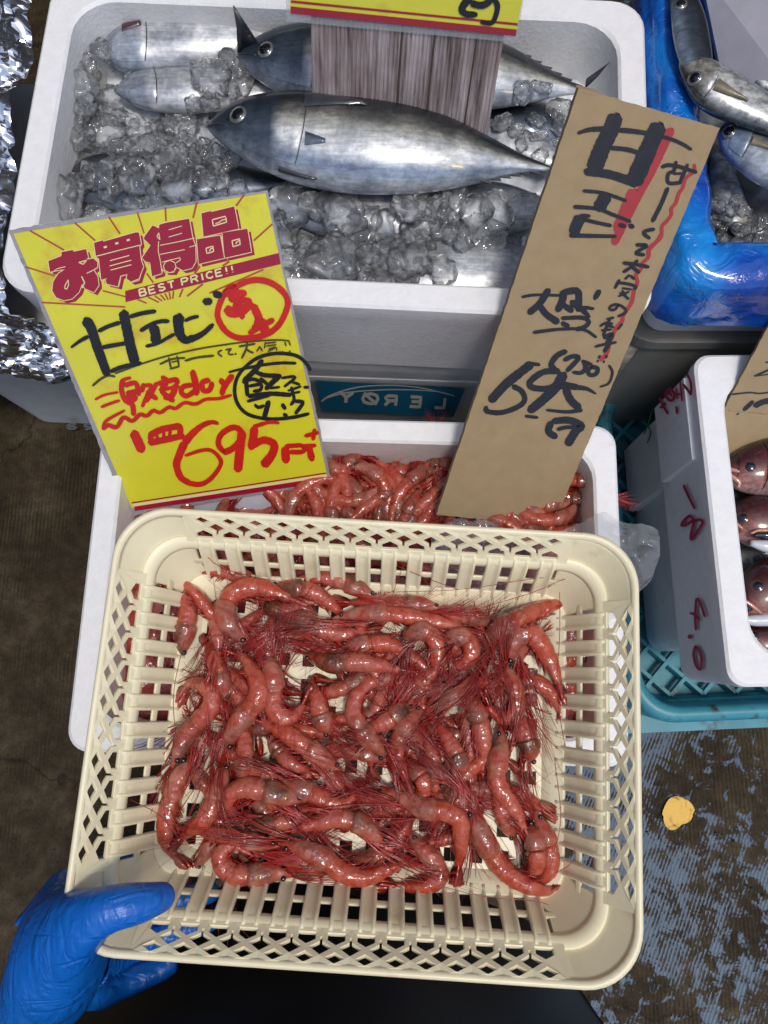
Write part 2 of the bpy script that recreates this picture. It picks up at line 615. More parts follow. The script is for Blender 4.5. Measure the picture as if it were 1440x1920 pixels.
MAT['mackerel_blue'] = fish_mat('blue_mackerel_skin', [(0, (.55, .60, .66)), (.35, (.42, .47, .53)), (.7, (.18, .21, .23)), (1, (.05, .06, .06))],
                                [(0, (.34, .42, .55)), (.5, (.2, .27, .37)), (1, (.06, .08, .09))], hs=.2)
MAT['redfish'] = fish_mat('red_fish_skin', [(0, (.58, .38, .34)), (.25, (.42, .17, .14)), (.5, (.27, .060, .048)), (.75, (.13, .016, .014)), (1, (.05, .006, .007))],
                          [(0, (.58, .38, .33)), (.25, (.40, .17, .13)), (.5, (.23, .055, .045)), (.75, (.11, .018, .016)), (1, (.04, .006, .007))], rough=.34, metal=0, hs=.22, nsc=80, bellymot=.62)


def shrimp_mat():
    m, nt, nd, lk, b = nodes('shrimp_shell')
    at = N(nd, 'Attribute', attribute_name='fx')
    sp = N(nd, 'SeparateColor')
    lk.new(at.outputs['Color'], sp.inputs[0])
    tc = N(nd, 'TexCoord')
    nz = N(nd, 'TexNoise', i_Scale=170.0, i_Detail=6.0, i_Roughness=.65)
    lk.new(tc.outputs['Object'], nz.inputs['Vector'])
    pale = ramp(nd, [(0, (.34, .035, .022)), (.10, (.32, .095, .065)), (.30, (.34, .115, .080)), (.36, (.44, .072, .030)), (.62, (.46, .060, .023)), (.82, (.38, .028, .013)), (1, (.28, .009, .008))])
    dark = ramp(nd, [(0, (.20, .04, .03)), (.08, (.10, .042, .020)), (.22, (.075, .034, .014)), (.34, (.16, .058, .030)), (.42, (.40, .10, .065)), (.8, (.44, .065, .045)), (1, (.36, .025, .025))])
    lk.new(sp.outputs[0], pale.inputs[0])
    lk.new(sp.outputs[0], dark.inputs[0])
    mx = N(nd, 'MixRGB')
    lk.new(sp.outputs[2], mx.inputs[0])
    lk.new(pale.outputs[0], mx.inputs[1])
    lk.new(dark.outputs[0], mx.inputs[2])
    mo = ramp(nd, [(.34, (.50, .34, .34)), (.52, (1, 1, 1)), (.72, (1.0, .88, .86))])
    lk.new(nz.outputs[0], mo.inputs[0])
    m2 = N(nd, 'MixRGB', blend_type='MULTIPLY', i_0=.85)
    lk.new(mx.outputs[0], m2.inputs[1])
    lk.new(mo.outputs[0], m2.inputs[2])
    rg = ramp(nd, [(0, (.60, .42, .38)), (.14, (1, 1, 1)), (.80, (1, 1, 1)), (1, (1.0, .80, .74))])
    lk.new(sp.outputs[1], rg.inputs[0])
    # (head shell has ring value 0: leave it alone)
    hm = N(nd, 'Math', operation='GREATER_THAN')
    lk.new(sp.outputs[0], hm.inputs[0])
    hm.inputs[1].default_value = .345
    mr_ = N(nd, 'MixRGB', blend_type='MULTIPLY')
    lk.new(hm.outputs[0], mr_.inputs[0])
    lk.new(m2.outputs[0], mr_.inputs[1])
    lk.new(rg.outputs[0], mr_.inputs[2])
    m2 = mr_
    n5 = N(nd, 'TexNoise', i_Scale=46.0, i_Detail=3.0)
    lk.new(tc.outputs['Object'], n5.inputs['Vector'])
    r5 = ramp(nd, [(.44, (0, 0, 0)), (.64, (.62, .62, .62))])
    lk.new(n5.outputs[0], r5.inputs[0])
    m5 = N(nd, 'MixRGB')
    lk.new(r5.outputs[0], m5.inputs[0])
    lk.new(m2.outputs[0], m5.inputs[1])
    m5.inputs[2].default_value = (.56, .21, .145, 1)
    m2 = m5
    # mottled redder patches
    n2 = N(nd, 'TexNoise', i_Scale=70.0, i_Detail=4.0)
    lk.new(tc.outputs['Object'], n2.inputs['Vector'])
    r2 = ramp(nd, [(.46, (0, 0, 0)), (.66, (.75, .75, .75))])
    lk.new(n2.outputs[0], r2.inputs[0])
    m3 = N(nd, 'MixRGB')
    lk.new(r2.outputs[0], m3.inputs[0])
    lk.new(m2.outputs[0], m3.inputs[1])
    m3.inputs[2].default_value = (.36, .035, .018, 1)
    lk.new(m3.outputs[0], b.inputs['Base Color'])
    b.inputs['Roughness'].default_value = .34
    b.inputs['Specular IOR Level'].default_value = .25
    b.inputs['Coat Weight'].default_value = .8
    b.inputs['Coat Roughness'].default_value = .03
    b.inputs['Subsurface Weight'].default_value = .10
    b.inputs['Subsurface Radius'].default_value = (.012, .004, .003)
    b.inputs['Subsurface Scale'].default_value = .3
    n4 = N(nd, 'TexNoise', i_Scale=110.0, i_Detail=2.0)
    lk.new(tc.outputs['Object'], n4.inputs['Vector'])
    bp = N(nd, 'Bump', i_Strength=.7, i_Distance=.004)
    lk.new(n4.outputs[0], bp.inputs['Height'])
    lk.new(bp.outputs[0], b.inputs['Normal'])
    lk.new(bp.outputs[0], b.inputs['Coat Normal'])
    return m


MAT['shrimp'] = shrimp_mat()


def floor_mat():
    m, nt, nd, lk, b = nodes('worn_concrete')
    tc = N(nd, 'TexCoord')
    sx = N(nd, 'SeparateXYZ')
    lk.new(tc.outputs['Object'], sx.inputs[0])

    def noise(sc, det=6.0, ro=.6, dist=0):
        n = N(nd, 'TexNoise', i_Scale=sc, i_Detail=det, i_Roughness=ro)
        n.inputs['Distortion'].default_value = dist
        lk.new(tc.outputs['Object'], n.inputs['Vector'])
        return n
    # brown bare concrete
    nb = noise(9, 10, .7)
    rb = ramp(nd, [(.3, (.024, .017, .009)), (.5, (.058, .042, .023)), (.72, (.115, .090, .056))])
    lk.new(nb.outputs[0], rb.inputs[0])
    ng = noise(60, 6, .7)
    rg = ramp(nd, [(.35, (.45, .45, .45)), (.65, (1, 1, 1))])
    lk.new(ng.outputs[0], rg.inputs[0])
    mb = N(nd, 'MixRGB', blend_type='MULTIPLY', i_0=.9)
    lk.new(rb.outputs[0], mb.inputs[1])
    lk.new(rg.outputs[0], mb.inputs[2])
    wl = N(nd, 'TexWave', i_Scale=62.0, i_Distortion=2.2, i_Detail=3.0)
    wl.inputs['Detail Scale'].default_value = .8
    lk.new(tc.outputs['Object'], wl.inputs['Vector'])
    nl = noise(6.5, 4, .6)
    rl_ = ramp(nd, [(.44, (0, 0, 0)), (.60, (.55, .55, .55))])
    lk.new(nl.outputs[0], rl_.inputs[0])
    rw = ramp(nd, [(.2, (.45, .42, .38)), (.7, (1.15, 1.12, 1.05))])
    lk.new(wl.outputs['Fac'], rw.inputs[0])
    mw = N(nd, 'MixRGB', blend_type='MULTIPLY')
    lk.new(rl_.outputs[0], mw.inputs[0])
    lk.new(mb.outputs[0], mw.inputs[1])
    lk.new(rw.outputs[0], mw.inputs[2])
    ngr = noise(330, 3, .7)
    rgr = ramp(nd, [(.33, (.30, .30, .30)), (.44, (1, 1, 1)), (.62, (1, 1, 1)), (.72, (1.7, 1.65, 1.55))])
    lk.new(ngr.outputs[0], rgr.inputs[0])
    mg = N(nd, 'MixRGB', blend_type='MULTIPLY', i_0=.85)
    lk.new(mw.outputs[0], mg.inputs[1])
    lk.new(rgr.outputs[0], mg.inputs[2])
    vc = N(nd, 'TexVoronoi', i_Scale=2.6, feature='DISTANCE_TO_EDGE')
    nv_ = noise(7, 5, .6)
    mv = N(nd, 'MixRGB', i_0=.12)
    lk.new(tc.outputs['Object'], mv.inputs[1])
    lk.new(nv_.outputs['Color'], mv.inputs[2])
    lk.new(mv.outputs[0], vc.inputs['Vector'])
    rc = ramp(nd, [(.0, (.25, .25, .25)), (.006, (1, 1, 1))])
    lk.new(vc.outputs['Distance'], rc.inputs[0])
    mc = N(nd, 'MixRGB', blend_type='MULTIPLY', i_0=.8)
    lk.new(mg.outputs[0], mc.inputs[1])
    lk.new(rc.outputs[0], mc.inputs[2])
    mb = mc
    # broom strokes
    mp = N(nd, 'Mapping')
    mp.inputs['Rotation'].default_value = (0, 0, math.radians(24))
    lk.new(tc.outputs['Object'], mp.inputs[0])
    wv = N(nd, 'TexWave', i_Scale=72.0, i_Distortion=1.6, i_Detail=2.0)
    wv.inputs['Detail Scale'].default_value = .6
    lk.new(mp.outputs[0], wv.inputs['Vector'])
    # blue sky reflection of the wet floor, put into the colour
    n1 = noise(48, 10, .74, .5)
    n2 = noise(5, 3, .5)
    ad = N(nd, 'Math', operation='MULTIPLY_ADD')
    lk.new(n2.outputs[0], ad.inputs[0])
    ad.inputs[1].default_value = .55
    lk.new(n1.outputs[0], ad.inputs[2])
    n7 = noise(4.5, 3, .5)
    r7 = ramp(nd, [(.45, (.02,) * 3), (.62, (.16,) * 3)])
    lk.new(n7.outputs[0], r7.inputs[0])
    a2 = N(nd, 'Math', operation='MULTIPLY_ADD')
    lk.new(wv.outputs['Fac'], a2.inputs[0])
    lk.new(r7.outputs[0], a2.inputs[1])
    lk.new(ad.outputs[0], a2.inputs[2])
    # more of the coloured-in sky reflection towards the passage on the right
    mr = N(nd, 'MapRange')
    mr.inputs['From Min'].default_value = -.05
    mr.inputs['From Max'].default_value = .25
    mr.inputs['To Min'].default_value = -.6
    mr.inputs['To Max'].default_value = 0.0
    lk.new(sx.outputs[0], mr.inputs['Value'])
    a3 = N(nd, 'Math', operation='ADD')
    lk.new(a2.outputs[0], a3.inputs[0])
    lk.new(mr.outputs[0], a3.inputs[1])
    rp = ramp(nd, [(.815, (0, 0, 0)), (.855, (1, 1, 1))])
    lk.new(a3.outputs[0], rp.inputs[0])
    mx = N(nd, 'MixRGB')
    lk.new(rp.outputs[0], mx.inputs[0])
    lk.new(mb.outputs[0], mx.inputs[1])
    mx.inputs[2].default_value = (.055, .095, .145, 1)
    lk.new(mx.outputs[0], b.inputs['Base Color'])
    rr = ramp(nd, [(0, (.66,) * 3), (1, (.42,) * 3)])
    lk.new(rp.outputs[0], rr.inputs[0])
    lk.new(rr.outputs[0], b.inputs['Roughness'])
    rs_ = ramp(nd, [(0, (.12,) * 3), (1, (.4,) * 3)])
    lk.new(rp.outputs[0], rs_.inputs[0])
    lk.new(rs_.outputs[0], b.inputs['Specular IOR Level'])
    mk = N(nd, 'MapRange')
    mk.inputs['From Min'].default_value = -.25
    mk.inputs['From Max'].default_value = .3
    mk.inputs['To Min'].default_value = .06
    mk.inputs['To Max'].default_value = .35
    lk.new(sx.outputs[0], mk.inputs['Value'])
    ad4 = N(nd, 'Math', operation='MULTIPLY_ADD')
    lk.new(wv.outputs['Fac'], ad4.inputs[0])
    lk.new(mk.outputs[0], ad4.inputs[1])
    lk.new(ng.outputs[0], ad4.inputs[2])
    bp = N(nd, 'Bump', i_Strength=.35, i_Distance=.003)
    lk.new(ad4.outputs[0], bp.inputs['Height'])
    lk.new(bp.outputs[0], b.inputs['Normal'])
    return m


MAT['floor'] = floor_mat()


def plank_mat():
    m, nt, nd, lk, b = nodes('stained_corrugated_board')
    tc = N(nd, 'TexCoord')
    mp = N(nd, 'Mapping')
    mp.inputs['Scale'].default_value = (1, .06, .06)
    lk.new(tc.outputs['Object'], mp.inputs[0])
    nz = N(nd, 'TexNoise', i_Scale=150.0, i_Detail=6.0, i_Roughness=.75)
    lk.new(mp.outputs[0], nz.inputs['Vector'])
    r = ramp(nd, [(.30, (.045, .030, .028)), (.42, (.24, .20, .20)), (.58, (.44, .40, .41)), (.75, (.54, .51, .53))])
    lk.new(nz.outputs[0], r.inputs[0])
    n2 = N(nd, 'TexNoise', i_Scale=16.0, i_Detail=5.0)
    lk.new(tc.outputs['Object'], n2.inputs['Vector'])
    r2 = ramp(nd, [(.35, (.55, .45, .42)), (.6, (1, 1, 1))])
    lk.new(n2.outputs[0], r2.inputs[0])
    mx = N(nd, 'MixRGB', blend_type='MULTIPLY', i_0=.8)
    lk.new(r.outputs[0], mx.inputs[1])
    lk.new(r2.outputs[0], mx.inputs[2])
    lk.new(mx.outputs[0], b.inputs['Base Color'])
    b.inputs['Roughness'].default_value = .5
    return m


MAT['plank'] = plank_mat()

# ------------------------------------------------------------------ the floor
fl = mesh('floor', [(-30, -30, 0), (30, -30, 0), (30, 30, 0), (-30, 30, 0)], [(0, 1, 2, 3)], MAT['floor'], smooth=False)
tag(fl, kind='structure')


wm_ = simple('unseen_shop_wall', (.10, .10, .10), .7, var=.3, vscale=3)  # unseen walls standing for the shop, added to darken the reflections
wl = mesh('wall', [(-4, 1.5, 0), (4, 1.5, 0), (4, 1.5, 2.5), (-4, 1.5, 2.5), (-4, 1.6, 0), (4, 1.6, 0), (4, 1.6, 2.5), (-4, 1.6, 2.5)], [(0, 1, 2, 3), (7, 6, 5, 4), (3, 2, 6, 7), (0, 3, 7, 4), (1, 5, 6, 2)], wm_, smooth=False)  # unseen wall, added to darken the reflections
tag(wl, kind='structure')
wl = mesh('wall', [(-1.9, -3, 0), (-1.9, 1.49, 0), (-1.9, 1.49, 2.5), (-1.9, -3, 2.5), (-2, -3, 0), (-2, 1.49, 0), (-2, 1.49, 2.5), (-2, -3, 2.5)], [(3, 2, 1, 0), (4, 5, 6, 7), (2, 3, 7, 6), (0, 4, 7, 3), (1, 2, 6, 5)], wm_, smooth=False)  # unseen wall, added to darken the reflections
tag(wl, kind='structure')

# ------------------------------------------------------------------ foam boxes
def foam_box(name, cx, cy, w, d, z0, z1, yaw, label, rim=.022, taper=.012, r=.022, ri=.03, floor_t=.022, mat='foam', lid=False, parent=None, inner_taper=.006):
    b = MB()
    y = math.radians(yaw)

    def R(off, z, rr):
        return rrect(cx, cy, w - 2 * off, d - 2 * off, max(rr, .004), y, z)
    bev = .0025
    prof = [R(taper + .004, z0, r), R(taper, z0 + .004, r)]
    prof += [R(taper * .15, z1 - .022, r), R(0, z1 - .018, r), R(0, z1 - bev, r), R(bev, z1, r)]
    if lid:
        b.rings(prof, cap0=True, cap1=True)
    else:
        prof += [R(rim - bev, z1, ri), R(rim, z1 - bev, ri), R(rim + inner_taper, z0 + floor_t + .012, ri), R(rim + inner_taper + .010, z0 + floor_t, ri)]
        b.rings(prof, cap0=True, cap1=True)
    o = b.build(name, MAT[mat], parent, smooth=False)
    o.data.polygons.foreach_set('use_smooth', np.array([len(p.vertices) == 4 for p in o.data.polygons]))
    md = o.modifiers.new('edge', 'EDGE_SPLIT')
    md.split_angle = math.radians(35)
    if parent is None:
        tag(o, label, 'box')
    return o


# ------------------------------------------------------------------ strokes of ink and print on flat things
GL = {'B': [[(0, 0), (0, 1)], [(0, 1), (.6, 1), (.75, .78), (.6, .53), (0, .53)], [(.6, .53), (.82, .28), (.62, 0), (0, 0)]],
      'E': [[(.75, 0), (0, 0), (0, 1), (.75, 1)], [(0, .52), (.65, .52)]],
      'S': [[(.75, .85), (.4, 1), (.05, .85), (.1, .6), (.7, .42), (.75, .15), (.4, 0), (0, .15)]],
      'T': [[(0, 1), (.8, 1)], [(.4, 1), (.4, 0)]],
      'P': [[(0, 0), (0, 1), (.6, 1), (.8, .76), (.6, .48), (0, .48)]],
      'R': [[(0, 0), (0, 1), (.6, 1), (.8, .76), (.6, .5), (0, .5)], [(.45, .5), (.8, 0)]],
      'I': [[(.2, 0), (.2, 1)]],
      'C': [[(.8, .82), (.45, 1), (.1, .8), (0, .5), (.1, .2), (.45, 0), (.8, .18)]],
      'L': [[(0, 1), (0, 0), (.7, 0)]],
      'Y': [[(0, 1), (.4, .5), (.8, 1)], [(.4, .5), (.4, 0)]],
      'O/': [[(.4, 0), (.75, .15), (.85, .5), (.75, .85), (.4, 1), (.1, .85), (0, .5), (.1, .15), (.4, 0)], [(.05, -.05), (.8, 1.05)]],
      '!': [[(.15, 1), (.15, .34)], [(.15, .1), (.15, .02)]],
      '6': [[(.7, .9), (.3, .95), (.05, .5), (.15, .05), (.55, 0), (.75, .25), (.5, .5), (.1, .4)]],
      '9': [[(.65, .6), (.4, .45), (.1, .6), (.15, .92), (.5, 1), (.72, .75), (.6, .2), (.2, 0)]]}


class Ink:
    """collects ribbons drawn in picture coordinates of a flat thing and lays them on its plane"""

    def __init__(s, p0, n, lift):
        s.p0, s.n, s.lift = np.array(p0, float), np.array(n, float), lift
        s.k = 0
        s.mb = {}
        s.unit = 0

    def put(s, px, faces, mat, extra=0):
        s.k += 1
        lf = s.lift + extra + (s.k % 14) * 1.4e-5
        P0 = s.p0 + s.n * lf
        s.mb.setdefault((mat, s.unit), MB()).add([on_plane(x, y, P0, s.n) for x, y in px], faces)

    def stroke(s, mat, z, w, pts, curve=True, w1=None, extra=0, rough=.06, caps=True):
        sc = ZOOMS[z][2]
        P = [zp(z, p) for p in pts]
        L = sum(math.dist(P[i], P[i + 1]) for i in range(len(P) - 1))
        n = max(6, min(60, int(L / 3.0)))
        Q = catmull(P, n) if curve else None
        if Q is None:
            Q = []
            for i in range(len(P) - 1):
                m = 4
                Q += [np.array(P[i]) + (np.array(P[i + 1]) - np.array(P[i])) * k / m for k in range(m)]
            Q.append(np.array(P[-1]))
        n = len(Q)
        px, fc = [], []
        for i in range(n):
            T = Q[min(i + 1, n - 1)] - Q[max(0, i - 1)]
            T = T / (np.linalg.norm(T) + 1e-9)
            nn = np.array([-T[1], T[0]])
            f = i / (n - 1)
            ww = (w + ((w1 if w1 is not None else w) - w) * f) / sc / 2 * (1 + RNG.uniform(-rough, rough))
            if caps and (i == 0 or i == n - 1):
                ww *= .72
            px += [tuple(Q[i] + nn * ww), tuple(Q[i] - nn * ww)]
            if i:
                a = 2 * (i - 1)
                fc.append((a, a + 1, a + 3, a + 2))
        if caps:
            for i, sg in ((0, -1), (n - 1, 1)):
                T = Q[min(i + 1, n - 1)] - Q[max(0, i - 1)]
                T = T / (np.linalg.norm(T) + 1e-9) * sg
                nn = np.array([-T[1], T[0]])
                ww = w / sc / 2 * .55
                a = 2 * i
                e = Q[i] + T * ww * .7
                px += [tuple(e + nn * ww * .6), tuple(e - nn * ww * .6)]
                k = len(px)
                fc.append((a, a + 1, k - 1, k - 2) if sg < 0 else (a, a + 1, k - 1, k - 2))
        s.put(px, fc, mat, extra)

    def poly(s, mat, z, pts, off=(0, 0), extra=0):
        P = [zp(z, (p[0] + off[0], p[1] + off[1])) for p in pts]
        tri = tessellate_polygon([[Vector((x, y, 0)) for x, y in P]])
        s.put(P, tri, mat, extra)

    def text(s, mat, z, string, org, ux, uy, w, extra=0, adv=None):
        """org picture point; ux, uy one em in picture coordinates; adv pitch in em"""
        x = 0
        for ch in string:
            if ch != ' ':
                for st in GL[ch]:
                    s.stroke(mat, z, w, [(org[0] + ux[0] * (x + a * .8) + uy[0] * c, org[1] + ux[1] * (x + a * .8) + uy[1] * c) for a, c in st], curve=False, extra=extra, rough=0, caps=False)
            x += (adv or 1.0) * (.6 if ch in 'I!' else (.45 if ch == ' ' else 1))

    def build(s, parent, names):
        for (mat, _u), b in s.mb.items():
            o = b.build(names.get(mat, 'lettering'), MAT[mat], parent, smooth=False)
            # one side of ink only: face outwards
    
    
def fit_rect(corners, width):
    """corner pixels TL TR BR BL of a rectangle -> four world points"""
    R = [ray(*p) for p in corners]
    A = np.array([R[1], -R[2], R[3]]).T
    d = np.linalg.solve(A, R[0])
    P = [R[0], R[1] * d[0], R[2] * d[1], R[3] * d[2]]
    k = width / np.linalg.norm(P[1] - P[0])
    return [CAM + p * k for p in P]


def slab_quad(name, q, th, n, mat, parent, front=0.0, jag=0, smooth=False, nx=1, edge_mat=None):
    """board: quad corners TL TR BR BL on its front plane, thickness th behind it; jag roughens the outline"""
    q = [np.array(p) + n * front for p in q]
    ring = []
    for i in range(4):
        a, b = q[i], q[(i + 1) % 4]
        m = max(1, int(np.linalg.norm(b - a) / .004)) if jag else 1
        for k in range(m):
            p = a + (b - a) * k / m
            if jag and k:
                inw = np.cross(n, (b - a) / np.linalg.norm(b - a))
                p = p + inw * RNG.uniform(-jag, jag)
            ring.append(p)
    c = len(ring)
    V = ring + [p - n * th for p in ring]
    F = [tuple(range(c)), tuple(range(c, 2 * c))[::-1]]
    F += [(i, i + c, (i + 1) % c + c, (i + 1) % c) for i in range(c)]
    return mesh(name, V, F, None, parent, smooth, mats=[mat, edge_mat or mat], fmat=[0, 0] + [1] * c)


def unit(v):
    return v / np.linalg.norm(v)


# ------------------------------------------------------------------ the boxes
BIG = dict(cx=-.044, cy=.493, w=.572, d=.336, yaw=-3.0)
LEROY_Y = .338
big = empty('foam_box', (BIG['cx'], BIG['cy'], .275), 'big white foam box full of ice and silver bonito', 'box')
o = foam_box('shell', **BIG, z0=.275, z1=.41, rim=.026, taper=.005, label='', parent=big, r=.03, ri=.04)

ler = empty('foam_box', (-.15, .502, 0), 'greyish foam box with a blue printed label, under the big bonito box', 'box')
foam_box('shell', -.15, .502, .70, .322, 0, .225, -2.2, '', rim=.02, taper=.01, r=.03, mat='foam_old', lid=True, parent=ler)
foam_box('lid', -.15, .502, .708, .330, .2265, .273, -2.2, '', rim=.02, taper=.003, r=.03, mat='foam_old', lid=True, parent=ler)

shr = empty('foam_box', (-.028, .097, .175), 'white foam box of red shrimps behind and below the cream basket', 'box')
foam_box('shell', -.028, .097, .492, .313, .175, .32, -1.6, '', rim=.023, taper=.010, r=.02, ri=.032, parent=shr)
foam_box('foam_box', -.028, .097, .470, .292, 0, .174, -1.6, 'closed foam box on the floor carrying the shrimp box', rim=.02, lid=True, mat='foam_old')

RB = dict(cx=.480, cy=.163, w=.350, d=.318, yaw=.6)
rbx = empty('foam_box', (.48, .163, .19), 'white foam box of red fish with crimson handwriting on its side', 'box')
foam_box('shell', **RB, z0=.190, z1=.32, rim=.025, taper=.006, r=.016, ri=.035, label='', parent=rbx)
low = empty('foam_box', (.48, .163, .04), 'greyish foam box with a green mark inside the teal crate', 'box')
foam_box('shell', .4885, .180, .335, .276, .045, .1885, .6, '', rim=.02, taper=.006, r=.02, mat='foam_old', lid=True, parent=low)
# thicker grip ledges along the rear half of both boxes' left walls
lb = MB()
lb.box((.3075, .262, .256), (.013, .085, .085), math.radians(.6))
lb.build('grip_ledge', MAT['foam'], rbx, smooth=False)
lb = MB()
lb.box((.3185, .262, .125), (.013, .080, .12), math.radians(.6))
lb.build('grip_ledge', MAT['foam_old'], low, smooth=False)

# box lined with the blue bag
bbx = empty('foam_box', (.445, .545, .27), 'foam box at the upper right lined with a shiny blue plastic bag', 'box')
foam_box('shell', .452, .52, .384, .335, .285, .395, 0, '', rim=.03, taper=.008, r=.02, ri=.03, parent=bbx, mat='foam_old')
tub = empty('plastic_tub', (.45, .55, 0), 'dark grey plastic tub with a scuffed corner, under the blue lined box', 'tub')
b = MB()
b.rings([rrect(.46, .535, .42, .36, .035, 0, z) for z in (0.0, .262)] + [rrect(.46, .535, .428, .368, .038, 0, z) for z in (.266, .281)], cap0=True, cap1=True)
b.build('wall', MAT['tub'], tub, smooth=False)
b = MB()
b.rings([[(.268 + .016 * math.cos(a) , .372 + .016 * math.sin(a), z) for a in [math.pi * 2 * k / 14 for k in range(14)]] for z in (.0, .20, .255)], cap1=True)
b.build('corner_post', simple('scuffed_corner', (.30, .28, .25), .6, var=.4, vscale=60, bump=.4, bscale=90), tub)


# ---------------- print and marker writing on the boxes
def face_plane(a, b, c):
    a, b, c = map(np.array, (a, b, c))
    n = unit(np.cross(b - a, c - a))
    if np.dot(n, CAM - a) < 0:
        n = -n
    return a, n


yl = math.radians(-2.2)
fl_ = np.array([math.sin(yl), -math.cos(yl), 0])
pc = np.array([-.15, .502, 0]) + fl_ * .1605
ink = Ink(pc, fl_, .0022)
ink.poly('label_blue', 'L7', [(210, 294), (1325, 360), (1240, 570), (250, 515)])
for st in ([(250, 450), (330, 400), (520, 345), (760, 330), (1000, 350), (1250, 410)], [(255, 450), (300, 420), (480, 380), (800, 362), (1100, 375), (1240, 405)]):
    ink.stroke('label_text', 'L7', 12, st, w1=6, extra=.0006)
ink.text('label_text', 'L7', 'LER', (1170, 500), (-128, -6), (8, -72), 24, extra=.0006, adv=1.42)
ink.text('label_text', 'L7', ['O/'], (672, 470), (-170, -4), (6, -76), 24, extra=.0006)
ink.text('label_text', 'L7', 'Y', (480, 462), (-150, -4), (10, -80), 26, extra=.0006)
ink.text('faint_text', 'L8', '69', (690, 1350), (170, 8), (4, -60), 20, extra=.0006, adv=1.0)
ink.build(ler, {'label_blue': 'label', 'label_text': 'label_lettering', 'faint_text': 'printed_number'})

# left wall of the red fish box
yw = math.radians(.6)


def rb_pt(dx, dy, z):
    return (RB['cx'] + dx * math.cos(yw) - dy * math.sin(yw), RB['cy'] + dx * math.sin(yw) + dy * math.cos(yw), z)


p0, nn_ = face_plane(rb_pt(-.175, -.1, .30), rb_pt(-.175, .1, .30), rb_pt(-.169, -.1, .194))
ink = Ink(p0, nn_, .0022)
for z, w, pts in [('R5', 24, [(680, 720), (725, 820), (780, 930)]),
                  ('R5', 26, [(735, 990), (690, 1030), (660, 1080), (700, 1075), (765, 1040), (830, 1030), (850, 1060), (800, 1140), (748, 1212), (750, 1150), (772, 1040), (735, 990)]),
                  ('R6', 26, [(745, 728), (738, 600), (748, 440), (765, 430), (800, 500), (830, 598)]), ('R6', 26, [(688, 565), (730, 575), (780, 630)]),
                  ('R6', 40, [(680, 775), (690, 805)]), ('R6', 28, [(740, 880), (722, 960), (745, 1060), (785, 1108), (800, 1010), (775, 920), (740, 880)])]:
    ink.unit += 1
    ink.stroke('pinkink', z, w, pts)
ink.build(rbx, {'pinkink': 'handwriting'})
p0, nn_ = face_plane(rb_pt(-.1795, .1, .29), rb_pt(-.1795, .14, .29), rb_pt(-.1795, .1, .22))
ink = Ink(p0, nn_, .0008)
for w, pts in [(28, [(315, 1030), (350, 1110), (400, 1195)]), (28, [(320, 1135), (350, 1110), (375, 1085)]), (30, [(365, 1000), (430, 1060), (470, 1000), (420, 935), (365, 1000)]), (26, [(415, 970), (440, 1010)]),
               (18, [(487, 920), (492, 980), (500, 1040)]), (20, [(490, 1000), (550, 980)]), (20, [(528, 855), (538, 960), (547, 1065)]), (28, [(560, 890), (600, 940), (640, 1000)]), (26, [(600, 780), (640, 880), (640, 1000)]), (26, [(488, 1120), (496, 1195)])]:
    ink.unit += 1 if pts[0] in ((315, 1030), (365, 1000), (487, 920), (560, 890), (488, 1120)) else 0
    ink.stroke('pinkink', 'R4', w, pts)
ink.build(rbx, {'pinkink': 'handwriting'})
p0, nn_ = face_plane((.3118, .2, .15), (.3118, .3, .15), (.3118, .2, .1))
ink = Ink(p0, nn_, .0008)
for pts in ([(240, 1150), (200, 1290), (150, 1410)], [(190, 1310), (220, 1400), (185, 1500)]):
    ink.stroke('greenink', 'R4', 14, pts)
ink.build(low, {'greenink': 'green_mark'})

# ------------------------------------------------------------------ yellow price sign
YS = [(15, 432), (502, 357), (622, 905), (243, 968)]
q = fit_rect(YS, .2009)
n = unit(np.cross(q[1] - q[0], q[3] - q[0]))
if np.dot(n, CAM - q[0]) < 0:
    n = -n
sign = empty('price_sign', (q[2] + q[3]) / 2, 'yellow laminated price sign with red and black lettering, leaning on the big foam box', 'price sign')


def at_px(pts, p0, n, off=0):
    P0 = p0 + n * off
    return [on_plane(x, y, P0, n) for x, y in pts]


slab_quad('border', q, .0012, n, MAT['laminate'], sign, jag=.0004)
yq = at_px([(25, 438), (498, 362), (613, 890), (247, 953)], q[0], n, .0004)
slab_quad('sheet', yq, .0002, n, MAT['yellow'], sign)
bq = at_px([(60, 425), (420, 372), (627, 940), (300, 1010)], q[0], n, -.004)
slab_quad('backing_board', bq, .004, n, MAT['board'], sign, jag=.0003)
ink = Ink(q[0], n, .0005)
# rays
for a, c, w in [((225, 370), (480, 515), 14), ((560, 310), (715, 445), 14), ((815, 265), (900, 395), 14), ((1030, 230), (1080, 390), 13), ((1240, 195), (1245, 298), 14),
                ((190, 640), (410, 710), 12), ((310, 908), (940, 942), 13), ((770, 820), (942, 865), 12)]:
    ink.stroke('rayred', 'S1', w, [a, c], curve=False, caps=False, rough=0)
for a, c, w in [((477, 155), (448, 275), 15), ((832, 100), (770, 185), 15), ((1042, 320), (903, 445), 14), ((570, 838), (975, 662), 13), ((30, 885), (100, 914), 12), ((110, 868), (192, 908), 13), ((160, 858), (217, 897), 13),
                ((203, 850), (240, 892), 13), ((236, 840), (262, 890), 13), ((268, 830), (280, 886), 13), ((302, 822), (296, 880), 13), ((372, 805), (345, 870), 15), ((522, 770), (402, 862), 15), ((500, 635), (460, 690), 16), ((720, 600), (670, 635), 16), ((100, 690), (150, 760), 14)]:
    ink.stroke('rayred', 'S2', w, [a, c], curve=False, caps=False, rough=0)
X = .00020
